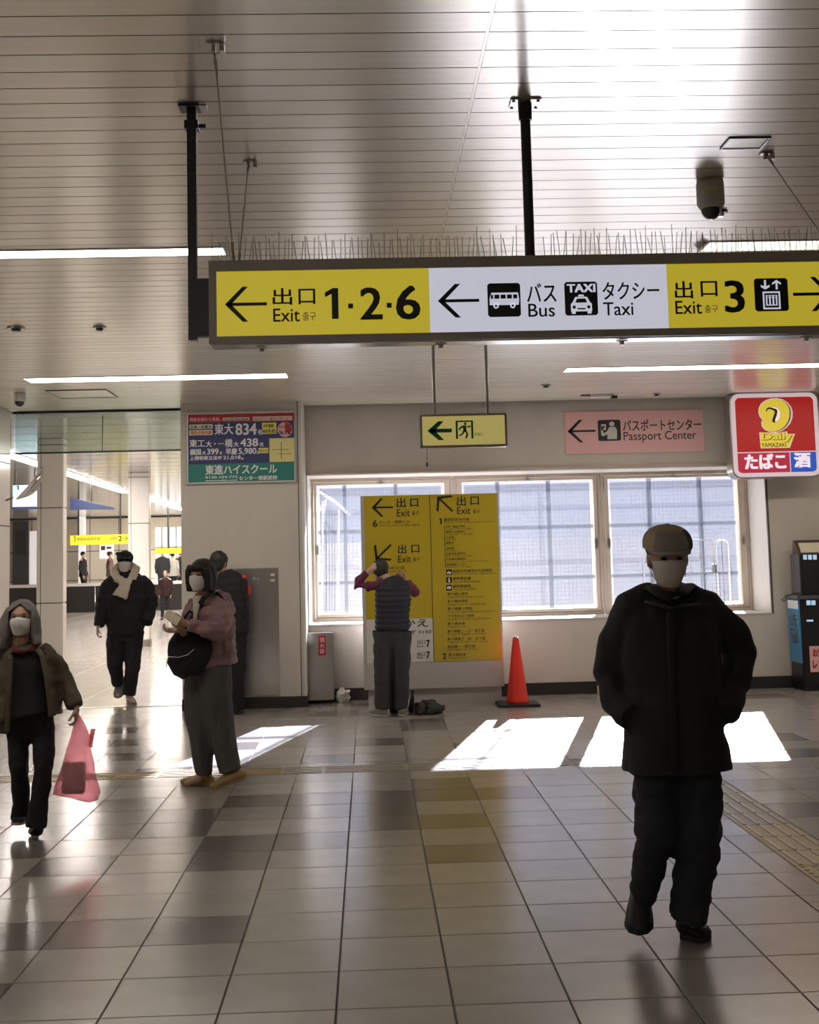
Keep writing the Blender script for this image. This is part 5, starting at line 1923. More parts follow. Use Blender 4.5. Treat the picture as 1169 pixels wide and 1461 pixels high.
# ---------------------------------------------------------------- man in the dark coat, front right
Y = 5.05
A = lambda px, py, dy=0.0: at(px, py, Y + dy)
root = person('person in black coat and flat cap walking in front, hands in pockets, grey mask', onz(965, 1335))
B = basis(-3, 12)
J = dict(B=B, TB=basis(0), head=A(953, 796, -0.08), neck=A(955, 846, 0.02), chest=A(957, 905, 0.03), waist=A(960, 1000, 0.0), pelvis=A(965, 1075, 0.02),
         shL=A(900, 872, 0.04), elL=A(876, 962, 0.10), wrL=A(908, 1022, -0.06), shR=A(1012, 868, 0.04), elR=A(1055, 938, 0.10), wrR=A(1022, 1020, -0.06),
         hpL=A(938, 1085), knL=A(935, 1180, -0.06), anL=A(914, 1278, 0.10), toeL=A(911, 1329, 0.0),
         hpR=A(992, 1085), knR=A(998, 1190, -0.08), anR=A(984, 1303, 0.02), toeR=onz(1010, 1340) + Vector((0, 0, 0.02)))
S1 = 0.97
pb = body(J, S1, root, 'skin', hands={'L': None, 'R': None})
face_mask(J, S1, root, 'mask_grey')
V = Vector
mb = MB()
mb.tube([A(955, 838, 0.04), A(956, 850, 0.05), A(957, 866, 0.05), A(957, 900, 0.03), A(958, 950, 0.0), A(960, 1005, 0.0), A(963, 1060, 0.0), A(965, 1100, 0.0)],
        [(0.085, 0.085), (0.125, 0.10), (0.185, 0.125), (0.205, 0.145), (0.20, 0.15), (0.195, 0.15), (0.212, 0.16), (0.224, 0.17)], 28, side=(1, 0, 0), power=2.3)
mb.tube([A(940, 850, 0.05), A(903, 872, 0.05), A(880, 915, 0.07), A(872, 962, 0.09), A(880, 1000, 0.02), A(906, 1024, -0.08)], [0.07, 0.088, 0.085, 0.078, 0.072, 0.066], 18)
mb.tube([A(975, 848, 0.05), A(1006, 868, 0.05), A(1038, 900, 0.07), A(1056, 930, 0.10), A(1050, 975, 0.04), A(1030, 1018, -0.08)], [0.07, 0.085, 0.075, 0.068, 0.064, 0.060], 18)
coat = fused('coat', mb, 'coat_cloth', root, 0.011, smooth=3, fold=0.014, ffreq=6, fstretch=(1.2, 1, 0.8), seed=2)
# collar, flap, pocket edges, zip placket
mb = MB()
mb.tube([A(922, 846, 0.05), A(930, 838, -0.02), A(940, 846, -0.09), A(955, 851, -0.12), A(972, 846, -0.09), A(984, 836, -0.02), A(990, 842, 0.05)], [(0.030, 0.012)] * 7, 10)
mb.build('collar', 'coat_cloth', coat, smooth=True)
mb = MB()
mb.tube([A(920, 858, -0.118), A(938, 863, -0.142), A(956, 867, -0.150), A(975, 864, -0.142), A(1001, 862, -0.112)], [(0.006, 0.006)] * 5, 8)
mb.build('yoke_seam', 'cap_dark', coat, smooth=True)
mb = MB()
mb.tube([A(957, 872, -0.155), A(958, 930, -0.168), A(960, 1000, -0.165), A(964, 1095, -0.178)], [(0.016, 0.006)] * 4, 8, side=(1, 0, 0))
mb.build('zip_placket', 'coat_cloth', coat, smooth=True)
mb = MB()
mb.tube([A(940, 1055, 0.02), A(938, 1100, 0.0), A(937, 1150, -0.04), A(936, 1185, -0.07), A(928, 1225, -0.03), A(921, 1262, 0.05), A(920, 1277, 0.08)],
        [(0.115, 0.12), (0.096, 0.11), (0.088, 0.10), (0.080, 0.09), (0.070, 0.08), (0.062, 0.074), (0.055, 0.07)], 18, side=(1, 0, 0))
mb.tube([A(990, 1055, 0.02), A(995, 1100, -0.01), A(999, 1150, -0.05), A(998, 1195, -0.08), A(992, 1240, -0.05), A(985, 1285, -0.01), A(982, 1311, 0.0)],
        [(0.115, 0.12), (0.100, 0.11), (0.092, 0.10), (0.088, 0.095), (0.084, 0.09), (0.080, 0.088), (0.082, 0.09)], 18, side=(1, 0, 0))
mb.ell(A(966, 1085, 0.02), 0.15, 0.12, 0.10)
fused('trousers', mb, 'navy_trouser', root, 0.010, smooth=2, fold=0.013, ffreq=8, fstretch=(0.9, 0.9, 1.5), seed=5)
# shoes
hl = A(916, 1283, 0.16)
shoe(root, J['anL'], A(911, 1333, -0.02), 1.05, 'shoe_black', heel=hl, w=0.052)
shoe(root, J['anR'], onz(1012, 1343) + V((0, 0, 0.004)), 1.05, 'shoe_black', heel=V((J['anR'].x - 0.02, J['anR'].y + 0.06, 0.004)), w=0.05)
# cap: crown of panels with a short brim
S_, F_, U_ = B
hc_ = J['head']
cap = MB()
cc = hc_ + U_ * 0.052 - F_ * 0.004
n, k = 24, 8
vs = []
for i in range(k + 1):
    ph = (math.pi / 2) * i / k
    rr_ = math.cos(ph) ** 0.75
    for j in range(n):
        th = 2 * math.pi * j / n
        bulge = 1.0 + 0.06 * math.sin(ph * 2)
        vs.append(cc + S_ * 0.098 * rr_ * bulge * math.cos(th) + F_ * 0.112 * rr_ * bulge * math.sin(th) + U_ * (0.088 * math.sin(ph) - 0.008))
fsd = {'cap_tan': [], 'cap_grey': [], 'cap_dark': []}
for i in range(k):
    for j in range(n):
        a, b_ = i * n + j, i * n + (j + 1) % n
        key = 'cap_tan'
        if i <= 4:
            key = ('cap_dark', 'cap_grey', 'cap_grey', 'cap_tan', 'cap_dark', 'cap_tan', 'cap_grey', 'cap_tan')[(j // 3) % 8]
        fsd[key].append((a, b_, b_ + n, a + n))
first = True
capm = MB()
capm.add(vs, fsd['cap_tan'], 'cap_tan')
for key in ('cap_grey', 'cap_dark'):
    capm.add(vs, fsd[key], key)
cap_o = capm.build('cap', parent=root, smooth=True)
pts = []
bm_ = MB()
vs = []
nb_ = 14
for i in range(nb_ + 1):
    a = math.radians(8 + 164 * i / nb_)
    for (r1, r2, dz) in ((0.092, 0.104, 0.004), (0.086, 0.140, -0.004)):
        dz2 = dz - 0.016 * abs(math.cos(a)) * (1 if r2 > 0.12 else 0.3)
        vs.append(cc + S_ * r1 * math.cos(a) * 1.03 + F_ * r2 * math.sin(a) + U_ * dz2)
    vs.append(vs[-1] - U_ * 0.006)
    vs.append(vs[-3] - U_ * 0.006)
fs = []
for i in range(nb_):
    o4 = 4 * i
    for q in range(4):
        q2 = (q + 1) % 4
        fs.append((o4 + q, o4 + q2, o4 + 4 + q2, o4 + 4 + q))
bm_.add(vs, fs)
bm_.build('brim', 'cap_grey', cap_o, smooth=True)
MB().ell(cc + U_ * 0.082, 0.01, 0.01, 0.005).build('button', 'cap_grey', cap_o, smooth=True)
mb = MB()
mb.ell(hc_ - U_ * 0.005 - F_ * 0.03, 0.080, 0.078, 0.075, B, 16, 10)
fused('hair', mb, 'hair_grey', root, 0.008, smooth=1, fold=0.004, ffreq=40, cut=lambda c: (c - hc_).dot(F_) > 0.028)

# ---------------------------------------------------------------- old woman with the pink bag, left
Y = 7.4
A = lambda px, py, dy=0.0: at(px, py, Y + dy)
root = person('person with long grey hair, white mask and olive jacket, carrying a pink bag', onz(42, 1183))
B = basis(3, -3)
S2 = 0.86
J = dict(B=B, TB=basis(2), head=A(31, 884), neck=A(30, 922, 0.02), chest=A(34, 955, 0.03), waist=A(38, 1000, 0.02), pelvis=A(42, 1030, 0.02),
         shL=A(0, 935, 0.03), elL=A(-16, 985, 0.06), wrL=A(-14, 1035, 0.0), shR=A(71, 932, 0.03), elR=A(96, 968, 0.07), wrR=A(109, 1008, 0.0),
         hpL=A(28, 1035), knL=A(28, 1095, -0.03), anL=A(28, 1160, 0.08), toeL=A(27, 1174, 0.0),
         hpR=A(58, 1035), knR=A(60, 1100, -0.06), anR=A(51, 1176, -0.10), toeR=onz(44, 1192) + V((0, 0, 0.02)))
hd = {'R': (V((0.03, -0.05, -1)), V((-1, 0.0, 0.0)), V((0, -1, 0))), 'L': (V((0, 0, -1)), V((1, 0, 0)), V((0, -1, 0)))}
_h = hand
def hands_fn(d, curl):
    return {k: v for k, v in d.items()}
old_hand = hand
def hand(mb, w, d, nrm, thumb, s=1.0, curl=1.0, spread=0.0):
    return old_hand(mb, w, d, nrm, thumb, s, curl, spread)
body(J, S2, root, 'skin2', hands=hd)
face_mask(J, S2, root, 'mask')
S_, F_, U_ = B
hc_ = J['head']
mb = MB()
mb.ell(hc_ + U_ * 0.022 - F_ * 0.012, 0.089, 0.100, 0.098, B, 20, 12)
mb.tube([hc_ + S_ * 0.052 + U_ * 0.06 + F_ * 0.02, hc_ + S_ * 0.082 + F_ * 0.02, hc_ + S_ * 0.088 - U_ * 0.08 + F_ * 0.015, hc_ + S_ * 0.098 - U_ * 0.15 + F_ * 0.03], [0.034, 0.030, 0.032, 0.026], 12)
mb.tube([hc_ - S_ * 0.052 + U_ * 0.06 + F_ * 0.02, hc_ - S_ * 0.084 + F_ * 0.02, hc_ - S_ * 0.100 - U_ * 0.08 + F_ * 0.02, hc_ - S_ * 0.120 - U_ * 0.165 + F_ * 0.03], [0.034, 0.034, 0.042, 0.036], 12)
mb.tube([hc_ - F_ * 0.05, hc_ - F_ * 0.06 - U_ * 0.08, hc_ - F_ * 0.05 - U_ * 0.16], [(0.08, 0.045), (0.095, 0.045), (0.10, 0.03)], 14, side=S_)
fused('hair', mb, 'hair_grey', root, 0.008, smooth=2, fold=0.006, ffreq=30, fstretch=(1.5, 1.5, 0.3),
      cut=lambda c: (c - hc_).dot(F_) > 0.040 and abs((c - hc_).dot(S_)) < 0.062 and (c - hc_).dot(U_) < 0.092 - 0.75 * abs((c - hc_).dot(S_)))
mb = MB()
mb.tube([A(31, 917, 0.03), A(32, 926, 0.03), A(34, 936, 0.03), A(36, 960, 0.02), A(38, 990, 0.01), A(42, 1022, 0.0)],
        [(0.055, 0.055), (0.10, 0.08), (0.135, 0.10), (0.140, 0.115), (0.135, 0.115), (0.148, 0.125)], 24, side=(1, 0, 0), power=2.2)
shirt = fused('jumper', mb, 'black_cloth', root, 0.011, smooth=2, fold=0.006, ffreq=9)
mb = MB()
mb.tube([A(16, 922, -0.02), A(24, 929, -0.075), A(34, 931, -0.085), A(44, 927, -0.07), A(50, 920, -0.01)], [0.014] * 5, 10)
mb.build('red_collar', 'red_cloth', shirt, smooth=True)
mb = MB()
mb.tube([A(32, 920, 0.03), A(33, 930, 0.03), A(35, 945, 0.03), A(38, 975, 0.02), A(41, 1000, 0.02), A(42, 1022, 0.02)],
        [(0.07, 0.07), (0.125, 0.10), (0.165, 0.125), (0.178, 0.14), (0.18, 0.15), (0.188, 0.155)], 26, side=(1, 0, 0), power=2.3)
mb.tube([A(12, 930, 0.03), A(2, 940, 0.03), A(-10, 975, 0.05), A(-14, 1030, 0.0)], [0.06, 0.066, 0.058, 0.05], 14)
mb.tube([A(56, 928, 0.03), A(69, 936, 0.04), A(85, 956, 0.06), A(96, 978, 0.06), A(108, 1008, 0.0)], [0.055, 0.060, 0.056, 0.052, 0.044], 14)
mb.tube([A(6, 1000, 0.02), A(2, 1045, 0.01)], [(0.07, 0.10), (0.075, 0.11)], 14, side=(1, 0, 0))
xo, xo2 = A(22, 960).x, A(66, 960).x
jk = fused('jacket', mb, 'olive', root, 0.010, smooth=2, fold=0.013, ffreq=9, seed=1,
           cut=lambda c: c.y < Y - 0.02 and c.z < A(0, 930).z and (xo + (c.z - 1.2) * 0.05) < c.x < (xo2 + (1.05 - c.z) * 0.10))
sm = jk.modifiers.new('thickness', 'SOLIDIFY'); sm.thickness = 0.008
mb = MB()
mb.tube([A(50, 922, 0.0), A(60, 935, -0.10), A(66, 965, -0.135), A(73, 1018, -0.14)], [(0.018, 0.010)] * 4, 8, side=(1, 0, 0))
mb.tube([A(12, 925, 0.0), A(15, 940, -0.10), A(13, 985, -0.135), A(10, 1045, -0.12)], [(0.018, 0.010)] * 4, 8, side=(1, 0, 0))
fused('lapels', mb, 'olive', jk, 0.007, smooth=1)
mb = MB()
mb.ell(A(42, 1034, 0.02), 0.120, 0.10, 0.115)
mb.tube([A(29, 1018, 0.01), A(26, 1050, 0.0), A(27, 1095, -0.03), A(30, 1135, 0.02), A(28, 1168, 0.07)], [(0.074, 0.09), (0.064, 0.08), (0.054, 0.07), (0.049, 0.06), (0.049, 0.06)], 16, side=(1, 0, 0))
mb.tube([A(58, 1018, 0.01), A(62, 1050, 0.0), A(62, 1098, -0.06), A(57, 1140, -0.07), A(51, 1181, -0.09)], [(0.074, 0.09), (0.066, 0.08), (0.056, 0.07), (0.054, 0.065), (0.058, 0.07)], 16, side=(1, 0, 0))
fused('trousers', mb, 'black_cloth', root, 0.009, smooth=2, fold=0.007, ffreq=10, seed=9)
shoe(root, J['anL'], A(26, 1177, -0.02), 0.9, 'shoe_black', 'sole', heel=A(29, 1166, 0.17), w=0.045)
shoe(root, J['anR'], onz(45, 1195) + V((0, 0, 0.004)), 0.9, 'shoe_black', 'sole', heel=V((J['anR'].x, J['anR'].y + 0.06, 0.004)), w=0.05)

# pink carrier bag hanging from her hand
hp_ = avg(A(112, 1023), A(111, 1023))
bag = thing('carrier_bag', 'pink plastic carrier bag hanging from the left person hand', 'bag', A(110, 1138))
rows_ = [(1022, 110.5, 3.5, 0.020), (1034, 111.5, 7, 0.03), (1050, 114, 13, 0.045), (1068, 113, 17, 0.055), (1085, 112, 19.5, 0.065), (1105, 111, 24, 0.075), (1122, 110, 29.5, 0.075), (1131, 110.5, 32, 0.065), (1137, 110, 29, 0.045), (1140, 109, 18, 0.02)]
mb = MB()
pm = 1780 / 7.4
mb.tube([A(cx, py) for py, cx, hw, dp in rows_], [(hw / pm, dp) for py, cx, hw, dp in rows_], 28, side=(1, 0, 0), power=2.6)
for i, v in enumerate(mb.v):
    f = noise.noise(v * 14) * 0.010 + noise.noise(v * 33) * 0.005
    mb.v[i] = v + V((f, f * 0.8, 0))
mb.build('pouch', 'bag_pink', bag, smooth=True)
MB().tube([A(128, 1062), A(131, 1048), A(133, 1040), A(131, 1052), A(129, 1066)], [(0.012, 0.004)] * 5, 8).build('loose_handle', 'bag_pink', bag, smooth=True)
MB().tube([A(111, 1030), A(110, 1018), A(112, 1012, -0.01)], [0.014, 0.010, 0.008], 10).build('handle', 'bag_pink', bag, smooth=True)
fb = thing('food_package', 'brown food package inside the pink carrier bag', 'package', A(106, 1134))
MB().box(A(90, 1110).x, A(121, 1110).x, Y - 0.03, Y + 0.03, A(106, 1132).z, A(106, 1088).z).build('carton', 'food_box', fb, bevel=0.006)
b = MB()
for k in range(6):
    zc_ = A(106, 1093 + k * 6.5).z
    b.box(A(91, 1110).x, A(120, 1110).x, Y - 0.034, Y - 0.030, zc_ - 0.006, zc_ + 0.004)
b.build('printed_bands', 'brown_coat', fb)

# ---------------------------------------------------------------- woman with phone
Y = 8.75
A = lambda px, py, dy=0.0: at(px, py, Y + dy)
root = person('person in mauve jacket and wide grey trousers, looking up from a phone, white mask', onz(305, 1118))
B = basis(-28, 0)
TB = basis(-62)
S3 = 0.93
J = dict(B=B, TB=TB, head=A(288, 823), neck=A(293, 853, 0.02), chest=A(300, 885, 0.02), waist=A(303, 925, 0.02), pelvis=A(300, 962, 0.0),
         shL=A(275, 868, -0.05), elL=A(266, 906, -0.12), wrL=A(257, 898, -0.22), shR=A(308, 866, -0.03), elR=A(312, 902, -0.20), wrR=A(268, 890, -0.27),
         hpL=A(288, 965, 0.06), knL=A(288, 1035, 0.04), anL=A(293, 1100, 0.06), toeL=A(264, 1119, 0.0),
         hpR=A(306, 965, -0.02), knR=A(312, 1035, 0.0), anR=A(330, 1098, -0.02), toeR=A(308, 1121, -0.08))
hd = {'R': (V((-1, -0.1, 0.05)), V((0.1, 0.6, 0.5)), V((0, 0.2, 1))), 'L': (V((-1, -0.2, -0.05)), V((0.1, -0.3, 0.8)), V((0, -0.8, 0.6)))}
body(J, S3, root, 'skin', hands=hd)
face_mask(J, S3, root, 'mask')
S_, F_, U_ = B
hc_ = J['head']
mb = MB()
mb.ell(hc_ + U_ * 0.025 - F_ * 0.014, 0.098, 0.108, 0.104, B, 20, 12)
mb.tube([hc_ + U_ * 0.03 - F_ * 0.02, hc_ - U_ * 0.04 - F_ * 0.02, hc_ - U_ * 0.105 - F_ * 0.01], [(0.095, 0.085), (0.102, 0.09), (0.085, 0.07)], 18, side=S_)
mb.tube([hc_ + S_ * 0.07 + U_ * 0.06 + F_ * 0.05, hc_ + S_ * 0.084 + F_ * 0.04, hc_ + S_ * 0.080 - U_ * 0.10 + F_ * 0.035], [0.026, 0.026, 0.020], 10)
mb.tube([hc_ - S_ * 0.07 + U_ * 0.06 + F_ * 0.05, hc_ - S_ * 0.084 + F_ * 0.04, hc_ - S_ * 0.080 - U_ * 0.10 + F_ * 0.035], [0.026, 0.026, 0.020], 10)
mb.tube([hc_ - S_ * 0.06 + U_ * 0.062 + F_ * 0.072, hc_ + U_ * 0.064 + F_ * 0.098, hc_ + S_ * 0.06 + U_ * 0.062 + F_ * 0.072], [0.022, 0.024, 0.022], 10)
fused('hair', mb, 'hair_brown', root, 0.008, smooth=2, fold=0.004, ffreq=30, fstretch=(1.5, 1.5, 0.3),
      cut=lambda c: (c - hc_).dot(F_) > 0.05 and abs((c - hc_).dot(S_)) < 0.055 and (c - hc_).dot(U_) < 0.04)
TS = TB[0]
mb = MB()
mb.tube([A(294, 846, 0.03), A(295, 857, 0.03), A(298, 868, 0.02), A(300, 890, 0.02), A(302, 915, 0.02), A(304, 935, 0.02), A(306, 950, 0.02)],
        [(0.07, 0.07), (0.115, 0.12), (0.155, 0.145), (0.155, 0.165), (0.145, 0.165), (0.145, 0.160), (0.14, 0.150)], 26, side=TS, power=2.2)
mb.tube([A(306, 850, 0.08), A(318, 856, 0.10), A(325, 872, 0.12), A(322, 885, 0.12)], [0.05, 0.06, 0.055, 0.04], 14)      # hood at the back
mb.tube([A(300, 858, -0.03), A(311, 872, -0.08), A(316, 890, -0.14), A(312, 902, -0.20), A(294, 898, -0.25), A(270, 891, -0.27)], [0.07, 0.076, 0.072, 0.068, 0.058, 0.042], 16)
mb.tube([A(280, 860, 0.0), A(274, 875, -0.05), A(270, 903, -0.09), A(260, 899, -0.13)], [0.06, 0.06, 0.055, 0.042], 14)
jk = fused('jacket', mb, 'mauve', root, 0.010, smooth=3, fold=0.012, ffreq=10, seed=4, bands=(0.006, 0.055))
mb = MB()
mb.tube([A(281, 851, -0.11), A(280, 868, -0.15), A(278, 890, -0.16)], [(0.03, 0.012), (0.022, 0.012), (0.01, 0.01)], 10)
mb.build('white_scarf', 'scarf', jk, smooth=True)
mb = MB()
mb.ell(A(300, 962, 0.02), 0.14, 0.13, 0.10)
mb.tube([A(291, 950, 0.05), A(285, 985, 0.05), A(284, 1030, 0.04), A(290, 1070, 0.05), A(292, 1104, 0.06)], [(0.115, 0.12), (0.112, 0.115), (0.095, 0.10), (0.078, 0.085), (0.060, 0.075)], 18, side=(1, 0, 0))
mb.tube([A(307, 950, -0.01), A(308, 985, -0.01), A(313, 1030, 0.0), A(322, 1070, -0.01), A(329, 1101, -0.02)], [(0.12, 0.12), (0.118, 0.115), (0.098, 0.10), (0.086, 0.088), (0.082, 0.085)], 18, side=(1, 0, 0))
fused('trousers', mb, 'grey_trouser', root, 0.010, smooth=2, fold=0.009, ffreq=8, fstretch=(1.6, 1.6, 0.4), seed=3)
shoe(root, J['anL'], onz(258, 1121) + V((0, 0.05, 0.008)), 0.93, 'shoe_tan', 'shoe_tan', heel=V((at(302, 1116, Y).x, J['anL'].y, 0.008)), w=0.05)
shoe(root, J['anR'], V((at(304, 1121, Y).x, Y - 0.10, 0.008)), 0.93, 'shoe_tan', 'shoe_tan', heel=at(352, 1110, Y - 0.02), w=0.05)
# phone and shoulder bag
ph = thing('smartphone', 'pale smartphone held up in both hands by the person in mauve', 'phone', A(244, 893, -0.2))
c = A(246, 881, -0.29)
e1, e2, e3 = V((0.80, -0.3, -0.52)).normalized(), V((-0.25, -0.92, 0.15)), V((0.50, -0.1, 0.86))
e2 = (e2 - e1 * e2.dot(e1)).normalized(); e3 = e1.cross(e2)
pp = [c + e1 * a * 0.058 + e3 * b_ * 0.032 for a, b_ in ((-1, -1), (1, -1), (1, 1), (-1, 1))]
MB().prism([p + e2 * 0.004 for p in pp], e2 * -0.009).build('case', 'cream', ph, bevel=0.002)
MB().prism([p - e2 * 0.0055 for p in [c + (q - c) * 0.92 for q in pp]], e2 * -0.0008).build('screen', 'dark_metal', ph)
hbg = thing('shoulder_bag', 'black slouchy shoulder bag worn in front by the person in mauve', 'bag', A(270, 965, -0.12))
mb = MB()
mb.tube([A(281, 888, -0.10), A(277, 905, -0.11), A(272, 925, -0.12), A(268, 945, -0.12), A(270, 958, -0.12), A(273, 965, -0.11)],
        [(0.10, 0.05), (0.135, 0.065), (0.155, 0.075), (0.145, 0.080), (0.11, 0.07), (0.06, 0.03)], 24, side=(1, 0, 0), power=2.3)
bo = fused('pouch', mb, 'black_cloth', hbg, 0.010, smooth=2, fold=0.010, ffreq=9, seed=8)
MB().tube([A(240, 937, -0.17), A(255, 938, -0.215), A(268, 934, -0.215), A(277, 926, -0.205)], [0.003] * 4, 6).build('zip', 'chrome', bo)
MB().tube([A(240, 937, -0.17), A(238, 945, -0.17), A(237, 952, -0.17)], [0.004, 0.003, 0.003], 6).build('zip_pull', 'chrome', bo)
MB().tube([A(271, 890, -0.12), A(279, 872, -0.12), A(292, 852, -0.16), A(308, 845, -0.09), A(320, 858, 0.0), A(323, 880, 0.12)], [(0.018, 0.004)] * 6, 8).build('strap', 'black_cloth', hbg, smooth=True)
MB().tube([A(262, 892, -0.12), A(264, 880, -0.13), A(270, 872, -0.12), A(281, 876, -0.11), A(290, 890, -0.10)], [0.008] * 5, 8).build('handle', 'black_cloth', hbg, smooth=True)

# ---------------------------------------------------------------- man behind her
Y = 12.75
A = lambda px, py, dy=0.0: at(px, py, Y + dy)
root = person('person in black jacket seen from behind beside the steel cabinet', onz(336, 1018))
B = basis(150, 8)
S4 = 0.97
J = dict(B=B, TB=basis(160), head=A(313, 803), neck=A(322, 823), chest=A(330, 850), waist=A(333, 885), pelvis=A(335, 910), eyes=False,
         shR=A(316, 832, -0.05), elR=A(318, 862, -0.08), wrR=A(320, 885, -0.05), shL=A(341, 832), elL=A(347, 862, 0.0), wrL=A(340, 885, 0.08),
         hpL=A(342, 915), knL=A(340, 965), anL=A(338, 1010), toeL=A(337, 1014, 0.16), hpR=A(330, 915), knR=A(331, 965), anR=A(331, 1010), toeR=A(330, 1014, 0.16))
body(J, S4, root, 'skin')
S_, F_, U_ = B
hc_ = J['head']
mb = MB()
mb.ell(hc_ + U_ * 0.025 - F_ * 0.012, 0.088, 0.104, 0.10, B, 18, 12)
mb.ell(hc_ - U_ * 0.03 - F_ * 0.04, 0.080, 0.066, 0.07, B, 18, 12)
fused('hair', mb, 'hair_black', root, 0.009, smooth=1, fold=0.006, ffreq=30)
mb = MB()
mb.tube([A(321, 815), A(324, 824), A(329, 833), A(331, 855), A(332, 880), A(332, 905)], [(0.07, 0.07), (0.12, 0.09), (0.165, 0.12), (0.17, 0.145), (0.165, 0.145), (0.165, 0.14)], 22, side=(1, 0, 0), power=2.3)
mb.tube([A(338, 830), A(343, 840), A(347, 862), A(342, 884, 0.05)], [0.07, 0.07, 0.062, 0.05], 14)
mb.tube([A(318, 832, -0.03), A(314, 850, -0.06), A(317, 872, -0.07), A(322, 888, -0.04)], [0.065, 0.065, 0.058, 0.05], 14)
fused('jacket', mb, 'black_cloth', root, 0.012, smooth=2, fold=0.007, ffreq=9, bands=(0.006, 0.08))
mb = MB()
mb.tube([A(333, 895), A(335, 930), A(336, 965), A(337, 1012)], [(0.15, 0.12), (0.12, 0.11), (0.10, 0.10), (0.085, 0.09)], 18, side=(1, 0, 0))
mb.tube([A(329, 895, 0.03), A(328, 930, 0.05), A(330, 965, 0.05), A(331, 1012, 0.05)], [(0.12, 0.11), (0.09, 0.1), (0.075, 0.09), (0.07, 0.08)], 16, side=(1, 0, 0))
fused('trousers', mb, 'black_cloth', root, 0.012, smooth=2, fold=0.006, ffreq=9)
zf = 0.006
shoe(root, J['anL'], V((J['anL'].x + 0.02, Y + 0.17, zf)), 0.95, 'shoe_black', heel=V((J['anL'].x, Y - 0.06, zf)))
shoe(root, J['anR'], V((J['anR'].x - 0.05, Y + 0.18, zf)), 0.95, 'shoe_black', heel=V((J['anR'].x, Y - 0.04, zf)))

# ---------------------------------------------------------------- walking man with scarf
Y = 13.95
A = lambda px, py, dy=0.0: at(px, py, Y + dy)
ft = onz(185, 1001)
root = person('person with cream scarf, black jacket and cap walking in at the hall mouth', ft)
B = basis(8, 2)
S5 = 0.98
J = dict(B=B, TB=basis(4), head=A(178.5, 802), neck=A(181, 824, 0.02), chest=A(182, 848, 0.02), waist=A(180, 880), pelvis=A(178, 905),
         shL=A(156, 833), elL=A(145, 865, 0.05), wrL=A(140, 894, -0.08), shR=A(204, 833), elR=A(215, 866, 0.06), wrR=A(207, 888, -0.08),
         hpL=A(168, 908), knL=A(165, 945, -0.03), anL=A(171, 974, 0.12), toeL=A(168, 994, 0.0),
         hpR=A(189, 908), knR=A(188, 950, -0.06), anR=A(184, 992, -0.06), toeR=A(188, 1001, -0.22))
hd = {'L': (V((-0.05, -0.15, -1)), V((1, 0.2, 0.0)), V((0, -1, 0))), 'R': None}
body(J, S5, root, 'skin', hands=hd)
face_mask(J, S5, root, 'mask_grey')
S_, F_, U_ = B
hc_ = J['head']
mb = MB()
mb.ell(hc_ + U_ * 0.048, 0.092, 0.104, 0.080, B, 20, 12)
mb.tube([hc_ + F_ * 0.07 + U_ * 0.055, hc_ + F_ * 0.16 + U_ * 0.042], [(0.075, 0.012), (0.055, 0.008)], 14, side=S_)
mb.ell(hc_ - S_ * 0.075 + U_ * 0.095, 0.032, 0.02, 0.022, B, 12, 8)
fused('cap', mb, 'black_cloth', root, 0.008, smooth=1)
mb = MB()
mb.ell(hc_ - F_ * 0.03 - U_ * 0.01, 0.084, 0.07, 0.085, B, 16, 10)
fused('hair', mb, 'hair_black', root, 0.009, smooth=1, cut=lambda c: (c - hc_).dot(F_) > 0.03)
mb = MB()
mb.tube([A(180, 815, 0.03), A(181, 823, 0.03), A(182, 835, 0.02), A(181, 855, 0.0), A(179, 880, 0.0), A(179, 905, 0.0)],
        [(0.08, 0.08), (0.16, 0.11), (0.205, 0.14), (0.215, 0.16), (0.20, 0.155), (0.20, 0.15)], 24, side=(1, 0, 0), power=2.3)
mb.tube([A(164, 830, 0.02), A(154, 838, 0.02), A(148, 862, 0.04), A(141, 893, -0.06)], [0.085, 0.09, 0.078, 0.056], 16)
mb.tube([A(198, 828, 0.02), A(208, 838, 0.02), A(215, 862, 0.05), A(208, 889, -0.06)], [0.085, 0.095, 0.085, 0.07], 16)
fused('jacket', mb, 'black_cloth', root, 0.012, smooth=3, fold=0.008, ffreq=8, seed=7, bands=(0.008, 0.10))
mb = MB()
mb.tube([A(163, 815, 0.03), A(168, 826, -0.08), A(178, 831, -0.13), A(189, 824, -0.10), A(194, 812, 0.02), A(186, 807, 0.10), A(170, 808, 0.10), A(163, 815, 0.03)], [0.050] * 8, 14)
mb.tube([A(178, 828, -0.13), A(175, 840, -0.17), A(170, 852, -0.18)], [(0.055, 0.025), (0.062, 0.022), (0.085, 0.018)], 14, side=(1, 0, 0))
mb.tube([A(184, 826, -0.12), A(180, 840, -0.17), A(176, 853, -0.17)], [(0.045, 0.022), (0.045, 0.02), (0.04, 0.018)], 14, side=(1, 0, 0))
fused('scarf', mb, 'scarf', root, 0.010, smooth=2, fold=0.007, ffreq=16)
mb = MB()
mb.ell(A(178, 906), 0.17, 0.13, 0.10)
mb.tube([A(168, 900, 0.0), A(165, 920, -0.01), A(164, 948, -0.04), A(169, 975, 0.08)], [(0.12, 0.11), (0.105, 0.10), (0.085, 0.09), (0.068, 0.08)], 16, side=(1, 0, 0))
mb.tube([A(190, 900, 0.0), A(190, 920, -0.02), A(189, 950, -0.06), A(184, 992, -0.06)], [(0.12, 0.11), (0.105, 0.10), (0.085, 0.09), (0.076, 0.085)], 16, side=(1, 0, 0))
fused('trousers', mb, 'black_cloth', root, 0.011, smooth=2, fold=0.008, ffreq=9, seed=11)
shoe(root, J['anL'], A(168, 996, 0.02), 1.0, 'shoe_grey', 'sole', heel=A(173, 976, 0.16), w=0.055)
